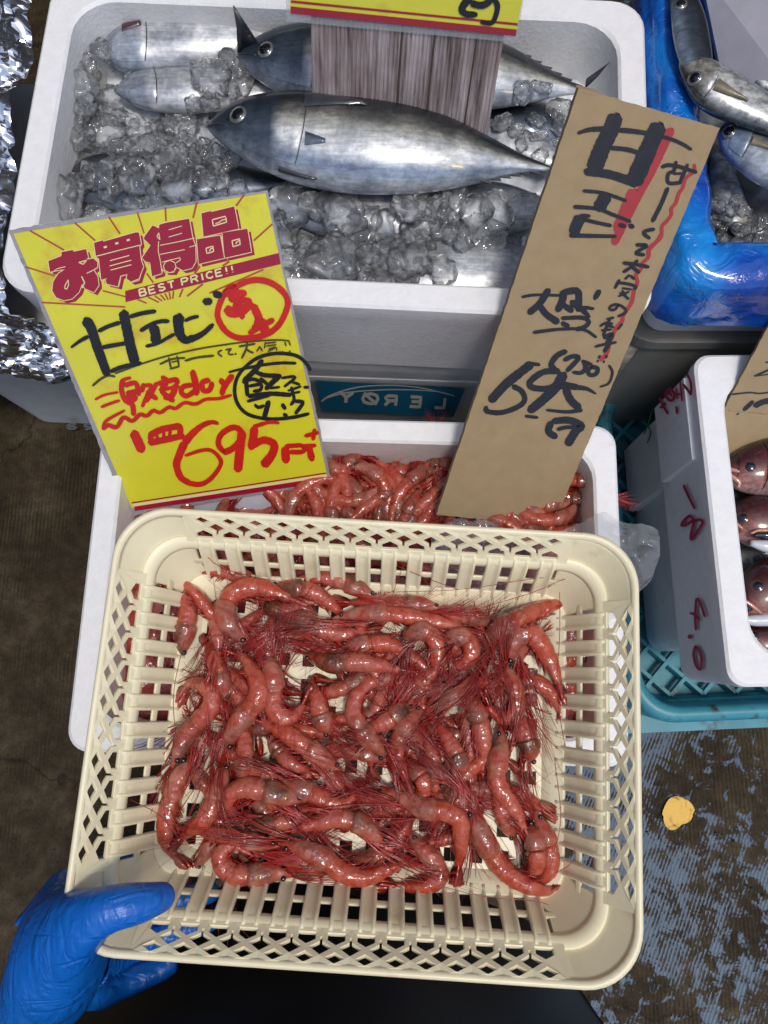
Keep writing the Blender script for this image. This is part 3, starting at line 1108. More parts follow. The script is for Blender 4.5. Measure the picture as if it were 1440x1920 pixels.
glyphs = [('S1', [(362, 598), (460, 560), (463, 530), (545, 515), (552, 528), (645, 508), (662, 572), (640, 590), (700, 578), (730, 605), (730, 645), (702, 665), (732, 715), (740, 780), (705, 832), (640, 805), (614, 770), (592, 830), (540, 880), (480, 893), (420, 870), (392, 820), (400, 750), (440, 690), (490, 660), (455, 662), (375, 678)]),
          ('S1', [(705, 462), (770, 442), (775, 452), (1020, 382), (1042, 385), (1058, 470), (1045, 490), (1057, 590), (1075, 640), (1055, 690), (1040, 740), (985, 755), (950, 730), (955, 695), (905, 710), (888, 790), (800, 768), (792, 738), (760, 742), (742, 580), (720, 565)]),
          ('S2', [(85, 412), (145, 330), (192, 352), (195, 325), (245, 310), (418, 280), (445, 430), (465, 480), (468, 600), (440, 650), (372, 668), (322, 640), (300, 680), (240, 680), (215, 650), (213, 690), (140, 712), (126, 610), (90, 600), (65, 575), (130, 480), (78, 430)]),
          ('S2', [(510, 240), (580, 222), (582, 230), (757, 188), (790, 355), (527, 415)]),
          ('S2', [(476, 435), (650, 405), (682, 575), (490, 620)]),
          ('S2', [(668, 385), (855, 355), (885, 530), (684, 575)])]
for z, p in glyphs:
    ink.unit = glyphs.index((z, p)) + 1
    ink.poly('crimson', z, p, (26, 22))
for z, p in glyphs:
    ink.unit = glyphs.index((z, p)) + 1
    ink.stroke('cream_print', z, 13, p + [p[0]], curve=False, extra=X, rough=0, caps=False)
for z, p in glyphs:
    ink.unit = glyphs.index((z, p)) + 1
    ink.poly('crimson', z, p, extra=2 * X)
ink.unit = 0
Y = dict(curve=False, extra=3 * X, rough=0, caps=False)
for z, w, p in [('S1', 7, [(512, 738), (490, 775), (484, 803), (500, 808), (514, 780), (512, 738)]), ('S1', 6, [(490, 640), (430, 655), (378, 692)]), ('S1', 9, [(616, 800), (634, 760), (612, 712)]),
                ('S1', 7, [(650, 690), (702, 665), (728, 648)]), ('S1', 8, [(590, 608), (652, 592), (622, 622), (590, 608)]),
                ('S1', 16, [(778, 496), (802, 490)]), ('S1', 15, [(864, 468), (888, 462)]), ('S1', 15, [(950, 443), (974, 437)]), ('S1', 7, [(722, 562), (890, 518), (1052, 478)]),
                ('S1', 7, [(825, 595), (970, 556)]), ('S1', 7, [(822, 635), (985, 591)]), ('S1', 7, [(830, 666), (985, 625)]), ('S1', 6, [(950, 700), (905, 710), (886, 790)]), ('S1', 6, [(760, 742), (800, 730)]),
                ('S2', 6, [(265, 364), (365, 334)]), ('S2', 6, [(265, 418), (365, 389)]), ('S2', 6, [(200, 480), (330, 455), (460, 425)]), ('S2', 6, [(420, 493), (466, 480)]), ('S2', 6, [(200, 548), (385, 512)]), ('S2', 6, [(215, 606), (350, 572), (352, 590), (320, 612)]),
                ('S2', 6, [(320, 640), (305, 675), (270, 686), (235, 668), (225, 635), (240, 605), (275, 592), (310, 608), (320, 640)]), ('S2', 6, [(190, 450), (186, 520), (203, 600), (216, 690)]), ('S2', 7, [(178, 415), (190, 385), (200, 440), (178, 415)]),
                ('S2', 9, [(592, 288), (690, 262), (700, 305), (600, 336), (592, 288)]), ('S2', 9, [(545, 502), (596, 486), (602, 526), (552, 541), (545, 502)]), ('S2', 9, [(740, 446), (796, 431), (801, 474), (748, 490), (740, 446)]),
                ('S2', 8, [(615, 318), (650, 305), (660, 292), (692, 285)]), ('S2', 8, [(570, 525), (580, 505), (596, 500)]), ('S2', 8, [(768, 470), (778, 452), (792, 446)]),
                ('S2', 6, [(480, 430), (655, 402), (684, 575)]), ('S1', 6, [(985, 755), (1045, 730), (1058, 690)])]:
    ink.stroke('cream_print', z, w, p, **Y)
ink.poly('crimson', 'S2', [(-62, 822), (1090, 537), (1106, 620), (-58, 906)], extra=X * .5)
ink.text('cream_print', 'S2', 'BEST PRICE!!', (52, 862), (74, -19.0), (-10, -50), 13, extra=4 * X, adv=.96)
ink.unit = 30
for w, p in [(2.6, [(247, 943), (612, 887)]), (10, [(252, 953.5), (614, 898)])]:
    ink.stroke('crimson', 'P', w, p, curve=False, rough=0, caps=False, extra=X)
ink.unit = 31
ink.stroke('cream_print', 'P', 5.2, [(249, 947.5), (613, 891.5)], curve=False, rough=0, caps=False, extra=X)
B = 5 * X
for z, w, p, w1 in [('S3', 95, [(140, 285), (190, 350), (240, 500), (290, 640), (340, 775)], 80), ('S3', 92, [(485, 212), (520, 380), (555, 540), (590, 670)], None),
                    ('S3', 22, [(15, 535), (90, 480), (170, 435)], 40), ('S3', 38, [(262, 388), (350, 345), (455, 310)], None), ('S3', 40, [(545, 258), (650, 228), (775, 208)], 38), ('S3', 38, [(295, 535), (400, 515), (550, 490)], None), ('S3', 40, [(370, 752), (480, 710), (645, 675)], None),
                    ('S3', 38, [(640, 385), (740, 325), (820, 300), (895, 298)], None), ('S3', 92, [(755, 345), (775, 420), (775, 490)], None), ('S3', 32, [(690, 525), (800, 495), (880, 450), (945, 415)], None),
                    ('S3', 105, [(985, 245), (980, 330), (1000, 440)], 85), ('S3', 85, [(990, 420), (1050, 470), (1120, 440)], 55), ('S3', 60, [(1080, 470), (1200, 410), (1290, 330)], 40), ('S3', 34, [(1040, 295), (1100, 268), (1160, 255)], None),
                    ('S3', 66, [(1210, 125), (1275, 118)], None), ('S3', 66, [(1300, 52), (1365, 66)], None)]:
    ink.stroke('ink', z, w, p, w1=w1, extra=B)
for z, w, p in [('S3', 22, [(208, 880), (280, 820), (345, 788), (410, 795)]), ('S3', 16, [(410, 770), (650, 682), (900, 606), (1200, 540), (1440, 505)]), ('S4', 18, [(0, 890), (200, 855), (500, 815), (750, 795), (900, 792), (995, 802)]),
                ('S3', 20, [(815, 685), (920, 640), (1040, 628)]), ('S3', 18, [(895, 625), (905, 680), (915, 725)]), ('S3', 18, [(968, 610), (980, 660), (985, 705)]), ('S3', 18, [(905, 728), (990, 705)]), ('S3', 14, [(920, 668), (978, 655)]), ('S3', 22, [(1040, 655), (1150, 625), (1300, 608)]),
                ('S4', 22, [(265, 900), (220, 930), (265, 970)]), ('S4', 20, [(305, 898), (370, 888), (335, 920), (345, 948), (390, 945)]), ('S4', 24, [(408, 935), (415, 948)]), ('S4', 24, [(450, 862), (540, 845), (622, 832)]), ('S4', 24, [(538, 808), (530, 880), (480, 988)]), ('S4', 24, [(530, 890), (565, 915), (605, 930)]),
                ('S4', 18, [(672, 862), (655, 895), (640, 912)]), ('S4', 18, [(672, 862), (690, 890), (702, 912)]), ('S4', 18, [(735, 815), (725, 880)]), ('S4', 18, [(735, 828), (850, 815)]), ('S4', 18, [(745, 858), (850, 842)]), ('S4', 18, [(770, 890), (850, 870), (855, 905)]), ('S4', 16, [(760, 915), (840, 880)]),
                ('S4', 18, [(945, 815), (958, 855)]), ('S4', 18, [(990, 812), (1005, 848)]), ('S4', 22, [(918, 915), (924, 922)]), ('S4', 22, [(995, 908), (1002, 922)])]:
    ink.stroke('ink_thin', z, w, p, extra=B)
for w, p, w1 in [(26, [(340, 1140), (420, 1118), (500, 1100)], None), (40, [(1225, 1120), (1160, 1025), (1060, 958), (880, 935), (700, 965), (560, 1045), (440, 1180), (402, 1330), (435, 1480), (540, 1590), (720, 1640), (900, 1642), (1060, 1622), (1205, 1588)], 40),
                 (34, [(510, 1100), (700, 1062), (900, 1040), (1065, 1042)], None), (58, [(700, 1010), (620, 1120), (500, 1235)], None), (50, [(620, 1130), (720, 1170), (900, 1180)], None), (40, [(490, 1250), (600, 1215), (700, 1250)], None), (40, [(680, 1205), (770, 1280)], None), (60, [(890, 1180), (810, 1250), (740, 1320)], None),
                 (50, [(528, 1240), (540, 1390)], None), (38, [(560, 1290), (685, 1272), (680, 1330), (605, 1345)], None), (50, [(550, 1400), (780, 1372), (1010, 1385)], None), (34, [(540, 1455), (780, 1392)], None), (30, [(780, 1312), (890, 1300)], None),
                 (32, [(910, 1202), (1060, 1190), (940, 1295)], None), (32, [(1010, 1240), (1105, 1272)], None), (28, [(980, 1340), (1120, 1292)], None), (28, [(1000, 1370), (1110, 1352)], None), (38, [(1015, 1300), (1045, 1430), (1010, 1492)], None), (34, [(1150, 1302), (1200, 1302)], None),
                 (40, [(620, 1490), (660, 1520), (720, 1500)], None), (56, [(770, 1452), (745, 1550), (720, 1635)], None), (46, [(915, 1485), (950, 1535)], None), (38, [(930, 1592), (970, 1610)], None), (42, [(1045, 1452), (1140, 1462), (1110, 1520), (1060, 1585)], None)]:
    ink.stroke('ink', 'S4', w, p, w1=w1, extra=B)
ink.stroke('redink', 'S2', 46, [(690, 830), (860, 748), (980, 745), (1080, 790), (1150, 870), (1150, 960), (1080, 1090), (960, 1160), (800, 1175), (700, 1130), (640, 1040), (635, 960), (690, 830), (760, 780)], extra=B * .8)
for w, p in [(60, [(690, 840), (840, 840)]), (70, [(770, 820), (785, 900), (770, 990)]), (70, [(705, 945), (730, 985), (810, 975), (880, 910)]), (45, [(820, 1025), (800, 960)]), (60, [(900, 930), (950, 1060), (900, 1110)]), (44, [(870, 1140), (960, 1085), (1050, 1038)]), (70, [(960, 1040), (1000, 1150)]), (44, [(720, 885), (880, 895)]), (60, [(920, 1040), (960, 1090)])]:
    ink.stroke('redink', 'S2', w, p, extra=B)
for w, p, w1 in [(24, [(135, 332), (220, 290), (340, 266)], None), (28, [(190, 400), (260, 372), (355, 340)], None), (34, [(205, 590), (240, 520), (400, 430)], 24), (42, [(205, 600), (250, 562), (330, 580), (390, 492), (470, 525), (540, 465), (600, 480), (660, 430), (720, 450), (800, 400), (860, 412), (940, 360), (1040, 372), (1130, 330), (1250, 322), (1360, 292)], 30),
                 (48, [(385, 150), (372, 240), (405, 335), (470, 380), (482, 470)], None), (30, [(385, 152), (455, 135)], None), (46, [(400, 205), (500, 185), (530, 290)], None), (46, [(420, 275), (520, 255)], None), (90, [(430, 310), (500, 320)], None), (40, [(570, 190), (560, 260)], None), (36, [(560, 212), (640, 205), (600, 300), (560, 395)], None),
                 (46, [(600, 262), (690, 325)], None), (40, [(690, 180), (640, 280), (595, 350)], None), (46, [(700, 190), (800, 165), (870, 152), (870, 195)], None), (46, [(735, 130), (790, 160)], None), (36, [(715, 245), (890, 215)], None), (50, [(785, 165), (740, 255), (840, 345)], None), (56, [(865, 195), (830, 290), (760, 318)], None),
                 (60, [(1012, 75), (1040, 190), (1048, 285)], None), (48, [(1010, 200), (930, 215), (910, 265), (960, 300), (1040, 250)], None), (50, [(1165, 155), (1100, 180), (1110, 250), (1165, 245), (1190, 180)], None), (50, [(1262, 150), (1295, 195)], None), (54, [(1372, 112), (1300, 215), (1275, 285)], None),
                 (84, [(480, 625), (520, 710), (558, 795)], None), (60, [(625, 655), (740, 600), (905, 568)], None), (60, [(622, 722), (780, 690), (930, 655)], None), (50, [(630, 655), (640, 715)], None), (54, [(905, 570), (900, 660)], None), (30, [(682, 620), (698, 690)], None), (30, [(750, 605), (755, 680)], None), (30, [(812, 595), (805, 670)], None),
                 (34, [(1245, 548), (1190, 535), (1110, 560), (1020, 630), (940, 720)], 75), (75, [(940, 720), (890, 840), (868, 920), (905, 1030), (985, 1085)], 55), (50, [(960, 1080), (1080, 1095), (1180, 1040), (1265, 920), (1250, 850), (1180, 790), (1090, 790), (950, 835)], 30)]:
    ink.stroke('redink', 'S5', w, p, w1=w1, extra=B)
for w, p, w1 in [(60, [(330, 620), (420, 575), (495, 480), (470, 405), (400, 395), (310, 455), (285, 540), (330, 610)], 50), (80, [(500, 430), (482, 560), (460, 780)], None), (30, [(832, 350), (740, 345), (600, 385)], 40), (76, [(610, 390), (600, 480), (580, 580)], None), (60, [(590, 560), (690, 505), (785, 540), (770, 630), (690, 735)], 85),
                 (78, [(885, 570), (895, 700)], None), (44, [(890, 560), (1040, 550)], None), (44, [(930, 612), (1040, 610), (1062, 580), (1035, 552)], None), (62, [(1100, 560), (1130, 685)], None), (40, [(1030, 562), (1160, 552)], None), (38, [(1065, 468), (1185, 436)], None), (42, [(1152, 408), (1138, 500)], None)]:
    ink.stroke('redink', 'S6', w, p, w1=w1, extra=B)
ink.build(sign, {'rayred': 'print_rays', 'crimson': 'printed_lettering', 'cream_print': 'printed_outline', 'ink': 'black_handwriting', 'ink_thin': 'thin_handwriting', 'redink': 'red_handwriting'})

# ------------------------------------------------------------------ cardboard sign
q = fit_rect([(1085, 165), (1350, 240), (1037, 987), (818, 965)], .1245)
n = unit(np.cross(q[1] - q[0], q[3] - q[0]))
if np.dot(n, CAM - q[0]) < 0:
    n = -n
card = empty('price_sign', (q[2] + q[3]) / 2, 'tall brown cardboard price sign with black brush writing and a red stroke', 'price sign')
slab_quad('board', q, .0045, n, MAT['card'], card, jag=.0003, edge_mat=MAT['card_edge'])
fq = at_px([(1092, 160), (1128, 168), (1122, 180), (1085, 172)], q[0], n, .0)
fq = [fq[0] - n * .012, fq[1] - n * .010, fq[2] + n * .0002, fq[3] + n * .0002]
slab_quad('torn_flap', fq, .0012, n, MAT['card'], card, jag=.0004)
ink = Ink(q[0], n, .0004)
for w, p, w1 in [(64, [(955, 368), (830, 640), (700, 880), (525, 1225)], None), (100, [(680, 830), (620, 960), (545, 1120)], 70), (28, [(1128, 632), (1125, 685), (1065, 735), (1040, 810), (1012, 850), (990, 920), (955, 965), (955, 1010), (920, 1060), (885, 1100), (880, 1175), (830, 1230), (785, 1280), (780, 1310)], None)]:
    ink.stroke('redink_card', 'K1', w, p, w1=w1)
ink.stroke('redink_card', 'K2', 34, [(1262, -10), (1220, 60), (1160, 110), (1150, 190), (1100, 240), (1090, 290), (1045, 340), (1060, 400), (1030, 470), (1010, 570), (940, 680), (930, 730), (880, 790), (830, 900), (800, 1000), (745, 1062)])
Bk = .0003
for z, w, p, w1 in [('K1', 118, [(540, 265), (500, 380), (440, 500), (375, 670)], 130), ('K1', 128, [(865, 335), (800, 480), (740, 620), (670, 775)], 135), ('K1', 26, [(255, 398), (340, 372), (460, 365)], 44), ('K1', 40, [(540, 372), (680, 385), (800, 405), (960, 445), (1050, 485), (1105, 520)], 24),
                    ('K1', 34, [(500, 508), (620, 520), (712, 545)], None), ('K1', 60, [(310, 685), (480, 705), (600, 740), (700, 775)], 70),
                    ('K1', 26, [(295, 830), (450, 848), (618, 905)], None), ('K1', 100, [(470, 860), (410, 965)], None), ('K1', 30, [(225, 950), (400, 965), (520, 1010), (650, 1062)], 26), ('K1', 88, [(275, 1025), (240, 1100), (225, 1150)], None), ('K1', 28, [(270, 1015), (345, 1020)], None),
                    ('K1', 28, [(300, 1045), (400, 1070), (505, 1092)], None), ('K1', 34, [(195, 1165), (330, 1168), (540, 1172)], 28), ('K1', 34, [(562, 1085), (610, 1098)], None), ('K1', 36, [(640, 1088), (672, 1102)], None),
                    ('K1', 30, [(885, 652), (930, 638), (1010, 648), (1145, 692)], 28), ('K1', 28, [(992, 610), (975, 680), (935, 700), (928, 755), (950, 775), (1030, 768)], None), ('K1', 28, [(1078, 632), (1050, 700), (1025, 758)], None), ('K1', 18, [(970, 702), (1040, 700)], None),
                    ('K1', 32, [(930, 808), (880, 930), (815, 1060)], None), ('K1', 28, [(830, 1118), (770, 1130), (748, 1150), (795, 1188)], None), ('K1', 28, [(692, 1235), (775, 1242), (720, 1275), (690, 1300), (755, 1312)], None),
                    ('K2', 32, [(940, 238), (1040, 250), (1155, 272)], None), ('K2', 30, [(1060, 215), (1010, 270), (940, 315)], None), ('K2', 32, [(1010, 268), (1075, 320)], None), ('K2', 22, [(992, 340), (955, 375)], None), ('K2', 24, [(1000, 345), (1035, 375)], None),
                    ('K2', 28, [(908, 380), (870, 450)], None), ('K2', 26, [(900, 405), (980, 415), (1050, 440), (1030, 460)], None), ('K2', 18, [(930, 450), (1010, 462)], None), ('K2', 20, [(900, 520), (990, 480)], None), ('K2', 22, [(930, 470), (980, 545)], None), ('K2', 18, [(910, 490), (990, 540)], None),
                    ('K2', 24, [(900, 590), (870, 630), (828, 632), (832, 605), (890, 588), (950, 620), (962, 655), (895, 690)], None), ('K2', 22, [(800, 712), (860, 700)], None), ('K2', 24, [(745, 772), (790, 745), (850, 752)], None), ('K2', 26, [(830, 700), (800, 780), (770, 850)], None), ('K2', 22, [(755, 808), (840, 800)], None), ('K2', 24, [(790, 760), (860, 782)], None), ('K2', 22, [(932, 752), (892, 800)], None),
                    ('K2', 40, [(775, 870), (850, 840), (800, 920)], None), ('K2', 24, [(702, 945), (780, 925), (880, 908)], None), ('K2', 36, [(830, 900), (780, 988)], None), ('K2', 22, [(745, 1020), (732, 1042)], None), ('K2', 22, [(802, 1018), (790, 1042)], None), ('K2', 26, [(720, 1065), (728, 1068)], None), ('K2', 26, [(772, 1070), (780, 1074)], None),
                    ('K2', 24, [(85, 525), (200, 508), (400, 512)], None), ('K2', 58, [(310, 462), (235, 580), (145, 660)], None), ('K2', 50, [(230, 590), (290, 670), (390, 740)], 60), ('K2', 62, [(435, 475), (425, 560), (385, 640)], None), ('K2', 58, [(440, 485), (550, 475), (565, 560), (560, 640)], None), ('K2', 66, [(500, 570), (580, 620), (650, 690)], 34), ('K2', 30, [(600, 612), (690, 625)], None), ('K2', 50, [(430, 590), (510, 645)], None),
                    ('K2', 34, [(420, 705), (590, 700), (650, 735), (610, 780), (540, 800)], 40), ('K2', 40, [(420, 745), (480, 772)], None), ('K2', 30, [(180, 825), (400, 798), (600, 800), (712, 865)], 26), ('K2', 50, [(738, 472), (700, 540)], 40),
                    ('K3', 46, [(855, 162), (780, 200), (735, 270), (770, 310)], None), ('K3', 38, [(838, 235), (900, 205), (955, 212), (910, 270), (860, 320)], None), ('K3', 44, [(1000, 248), (1010, 300), (970, 335), (910, 330)], 28), ('K3', 30, [(980, 240), (1060, 272)], None), ('K3', 34, [(1050, 285), (1105, 300), (1090, 345), (1040, 350), (1030, 310), (1060, 290)], None), ('K3', 22, [(1195, 275), (1222, 330), (1195, 415), (1125, 446)], 18),
                    ('K3', 72, [(580, 262), (480, 340), (370, 430), (255, 555)], None), ('K3', 30, [(645, 270), (545, 258)], None), ('K3', 44, [(430, 440), (500, 480), (525, 550), (470, 605), (340, 650), (225, 640), (220, 605)], 40), ('K3', 50, [(800, 320), (670, 330), (565, 410), (600, 455), (740, 450), (830, 350)], None), ('K3', 84, [(835, 340), (780, 440), (680, 540), (565, 635)], 70), ('K3', 26, [(530, 678), (630, 690)], None),
                    ('K3', 70, [(800, 430), (880, 440), (950, 450)], 50), ('K3', 44, [(940, 450), (1020, 462), (1085, 498)], 18), ('K3', 62, [(850, 460), (890, 550), (960, 615)], None), ('K3', 34, [(980, 630), (860, 645), (700, 630)], 22),
                    ('K3', 56, [(735, 725), (715, 800), (775, 845)], None), ('K3', 52, [(750, 718), (880, 712), (975, 758), (930, 800), (865, 905)], 70), ('K3', 32, [(785, 785), (850, 768), (930, 768)], None)]:
    ink.stroke('ink', z, w, p, w1=w1, extra=Bk)
ink.build(card, {'redink_card': 'red_handwriting', 'ink': 'black_handwriting'})

# ------------------------------------------------------------------ sign at the top of the big box
q = fit_rect([(583, 30), (945, 68), (915, 235), (583, 200)], .163)
n = unit(np.cross(q[1] - q[0], q[3] - q[0]))
if np.dot(n, CAM - q[0]) < 0:
    n = -n
top = empty('price_sign', (q[2] + q[3]) / 2, 'yellow and red sign on a stained grey corrugated board stuck in the ice', 'price sign')
e1, e2 = unit(q[1] - q[0]), unit(q[3] - q[0])
e2 = unit(e2 - e1 * np.dot(e1, e2))
wdt = np.linalg.norm(q[1] - q[0])
bmb = MB()
ns = 46
b0 = q[0] - e2 * .10
for k in range(ns):       # corrugated ribs, each its own ridge on the board
    x0, x1 = wdt * k / ns, wdt * (k + 1) / ns
    pr = [(x0, 0), (x0 + (x1 - x0) * .3, .0009), (x0 + (x1 - x0) * .7, .0009), (x1, 0)]
    V = [b0 + e1 * x + n * h for x, h in pr] + [b0 + e1 * x + n * h + e2 * .24 for x, h in pr]
    bmb.add(V, [(0, 1, 5, 4), (1, 2, 6, 5), (2, 3, 7, 6)])
V = [b0, b0 + e1 * wdt, b0 + e1 * wdt + e2 * .24, b0 + e2 * .24]
bmb.add(V + [v - n * .004 for v in V], [(7, 6, 5, 4), (0, 4, 5, 1), (1, 5, 6, 2), (2, 6, 7, 3), (3, 7, 4, 0)])
bmb.build('board', MAT['plank'], top, smooth=False)
scr = MB()
for fx_, ww in ((.475, .0016), (.645, .0018), (.862, .0016)):
    a = b0 + e1 * wdt * fx_ + n * .0010
    V = [a - e1 * ww / 2, a + e1 * ww / 2, a + e1 * ww / 2 + e2 * .24 - e1 * .0, a - e1 * ww / 2 + e2 * .24]
    scr.add([v + n * .0003 for v in V], [(0, 1, 2, 3)])
scr.build('dark_seam', MAT['apron_hem'], top, smooth=False)
P0 = q[0] + n * .003
lam = at_px([(535, -60), (985, -20), (968, 80), (537, 40)], P0, n, 0)
slab_quad('border', lam, .001, n, MAT['film'], top)
ysh = at_px([(545, -60), (983, -20), (967, 66), (544, 24)], P0, n, .0006)
slab_quad('sheet', ysh, .0003, n, MAT['yellow'], top)
ink = Ink(P0, n, .0010)
ink.poly('crimson', 'T', [(75, 36), (1347, 166), (1342, 203), (73, 76)])
ink.stroke('crimson', 'T', 13, [(76, 8), (1352, 137)], curve=False, rough=0, caps=False)
for w, p, w1 in [(46, [(1085, -20), (1040, 45), (1060, 78), (1118, 82)], 34), (40, [(1090, 18), (1150, 30), (1200, 5)], None), (34, [(1205, -20), (1238, 30), (1225, 100), (1200, 130), (1148, 125)], 24)]:
    ink.stroke('ink', 'T', w, p, w1=w1, extra=.0006)
ink.build(top, {'crimson': 'printed_stripe', 'ink': 'black_handwriting'})

# ------------------------------------------------------------------ cardboard sign in the red fish box
a3 = on_z(1352, 760, .311)
pn = unit(np.array([-.05, -.62, .78]))
c2 = [on_plane(x, y, a3, pn) for x, y in [(1468, 560), (1706, 600), (1646, 800), (1357, 768)]]
card2 = empty('price_sign', (c2[2] + c2[3]) / 2, 'brown cardboard sign leaning in the red fish box', 'price sign')
slab_quad('board', c2, .004, pn, MAT['card'], card2, jag=.0005, edge_mat=MAT['card_edge'])
fq = [c2[3] - pn * .001, c2[2] - pn * .001, c2[2] + np.array([.0, -.045, -.026]), c2[3] + np.array([.010, -.042, -.026])]
fn = unit(np.cross(fq[1] - fq[0], fq[3] - fq[0]))
if fn[2] < 0:
    fn = -fn
slab_quad('folded_flap', fq, .003, fn, MAT['card'], card2, jag=.0004, edge_mat=MAT['card_edge'])
ink = Ink(a3, pn, .0004)
for w, p in [(20, [(1415, 662), (1600, 640)]), (24, [(1300, 805), (1370, 775), (1500, 715)]), (14, [(1300, 805), (1400, 792), (1500, 775)]), (18, [(1055, 995), (1250, 975), (1350, 985), (1500, 965)]), (46, [(1285, 1065), (1240, 1110), (1190, 1155)]), (60, [(1300, 1115), (1400, 1070), (1520, 1060)]), (14, [(1120, 1205), (1140, 1190)])]:
    ink.stroke('ink', 'R4', w, p)
ink.build(card2, {'ink': 'black_handwriting'})

# ------------------------------------------------------------------ fish
CAST = []          # (verts, faces) of what lies in the boxes, for dropping ice on


class Fish:
    """a fish lying on its side: picture outline of back and belly at the height of its axis"""

    def __init__(s, back, belly, z, mat, thick=.62, n=44, m=18, flip=False, zt=None, bow=0.0, roll=.42):
        s.roll = -roll if flip else roll
        B, V = catmull(back, n), catmull(belly, n)
        s.n, s.m = n, m
        s.c, s.h, s.t = [], [], []
        for i in range(n):
            f = i / (n - 1)
            zz = z + ((zt - z) * f if zt is not None else 0) + bow * math.sin(math.pi * f)
            a, b = on_z(*B[i], zz), on_z(*V[i], zz)
            s.c.append((a + b) / 2)
            s.h.append((a - b) / 2)
        s.hh = [np.linalg.norm(h) for h in s.h]
        s.thick = thick
        s.flip = flip
        s.mat = mat

    def pt(s, f, th, off=0):
        x = f * (s.n - 1)
        i = min(int(x), s.n - 2)
        k = x - i
        c = s.c[i] * (1 - k) + s.c[i + 1] * k
        h = s.h[i] * (1 - k) + s.h[i + 1] * k
        w = np.linalg.norm(h) + 1e-9
        tk = w * s.thick * (1 if f < .7 else 1 - .35 * (f - .7) / .3)
        return c + h / w * math.cos(th) * (w + off) + np.array([0, 0, 1.0]) * math.sin(th) * (tk + off)

    def body(s, parent, name='body'):
        V, F, A = [], [], []
        for i in range(s.n):
            f = i / (s.n - 1)
            for k in range(s.m):
                th = 2 * math.pi * k / s.m
                V.append(s.pt(f, th))
                t = .5 + .5 * math.cos(th - s.roll)
                A.append((f, 1 - t if s.flip else t, 0))
        for i in range(s.n - 1):
            for k in range(s.m):
                F.append((i * s.m + k, i * s.m + (k + 1) % s.m, (i + 1) * s.m + (k + 1) % s.m, (i + 1) * s.m + k))
        F.append(tuple(range(s.m))[::-1])
        F.append(tuple((s.n - 1) * s.m + k for k in range(s.m)))
        CAST.append((V, F))
        return mesh(name, V, F, MAT[s.mat], parent, attr=A)

    def patch(s, name, parent, f0, f1, a0, a1, off, mat, fbow=0.0, nu=12, nv=10, taper=0):
        """thin raised plate on the upper side: f range, angle range in degrees (0 back, 180 belly)"""
        V, A = [], []
        for j in range(nv + 1):
            v = j / nv
            a = math.radians(a0 + (a1 - a0) * v)
            edge = f1 + fbow * math.sin(math.pi * v)
            for i in range(nu + 1):
                u = i / nu
                f = f0 + (edge - f0) * u
                aa = a
                if taper:
                    am = math.radians((a0 + a1) / 2)
                    aa = am + (a - am) * (1 - taper * u)
                o = off * math.sin(math.pi * min(1, max(0, .04 + .92 * v))) ** .5 * (1 if u < .999 else .1)
                V.append(s.pt(f, aa, o))
                t = .5 + .5 * math.cos(aa - s.roll)
                A.append((f, 1 - t if s.flip else t, 0))
        F = []
        for j in range(nv):
            for i in range(nu):
                k = j * (nu + 1) + i
                F.append((k, k + 1, k + nu + 2, k + nu + 1))
        return mesh(name, V, F, MAT[mat], parent, attr=A)

    def gill_line(s, parent, f1, a0, a1, bow, off=.0007):
        b = MB()
        A_ = np.linspace(a0, a1, 12)
        b.tube([s.pt(f1 + bow * math.sin(math.pi * i / 11) + .004, math.radians(a), off) for i, a in enumerate(A_)], [.0002] + [.00045] * 10 + [.0002], 5)
        b.build('gill_edge', MAT['fin_dark'], parent)

    def eye(s, parent, px, r, ring='eye_ring'):
        # find the spot on the body below the picture point
        best = None
        for f in np.linspace(.0, .4, 41):
            for th in np.radians(np.arange(15, 166, 5)):
                p = s.pt(f, th)
                d = CAM - p
                q = CAM - d  # project
                v = p - CAM
                zc = np.dot(v, FW)
                x, y = 720 + FPX * np.dot(v, RT) / zc, 960 - FPX * np.dot(v, UP) / zc
                e = (x - px[0]) ** 2 + (y - px[1]) ** 2
                if best is None or e < best[0]:
                    best = (e, p, f, th)
        _, p, f, th = best
        a = s.pt(f, th + .1) - s.pt(f, th - .1)
        b_ = s.pt(min(1, f + .02), th) - s.pt(max(0, f - .02), th)
        nn = unit(np.cross(a, b_))
        if nn[2] < 0:
            nn = -nn
        ax = unit(np.cross(nn, np.array([1.0, 0, 0])))
        ay = np.cross(nn, ax)
        IV, IF = ICO2

        def blob(rad, fl, off):
            return [p + nn * (off + v[2] * rad * fl) + ax * v[0] * rad + ay * v[1] * rad for v in IV]
        e = mesh('eye', blob(r, .35, 0), IF, MAT[ring], parent)
        mesh('pupil', blob(r * .78, .42, r * .10), IF, MAT['black'], e)

    def mouth(s, parent, f1=.07, th=115):
        b = MB()
        b.tube([s.pt(f, math.radians(th - 18 * (1 - f / f1)), .0002) for f in np.linspace(.004, f1, 7)], [.0006, .001, .0011, .001, .0009, .0007, .0003], 5)
        b.build('mouth', MAT['fin_dark'], parent)

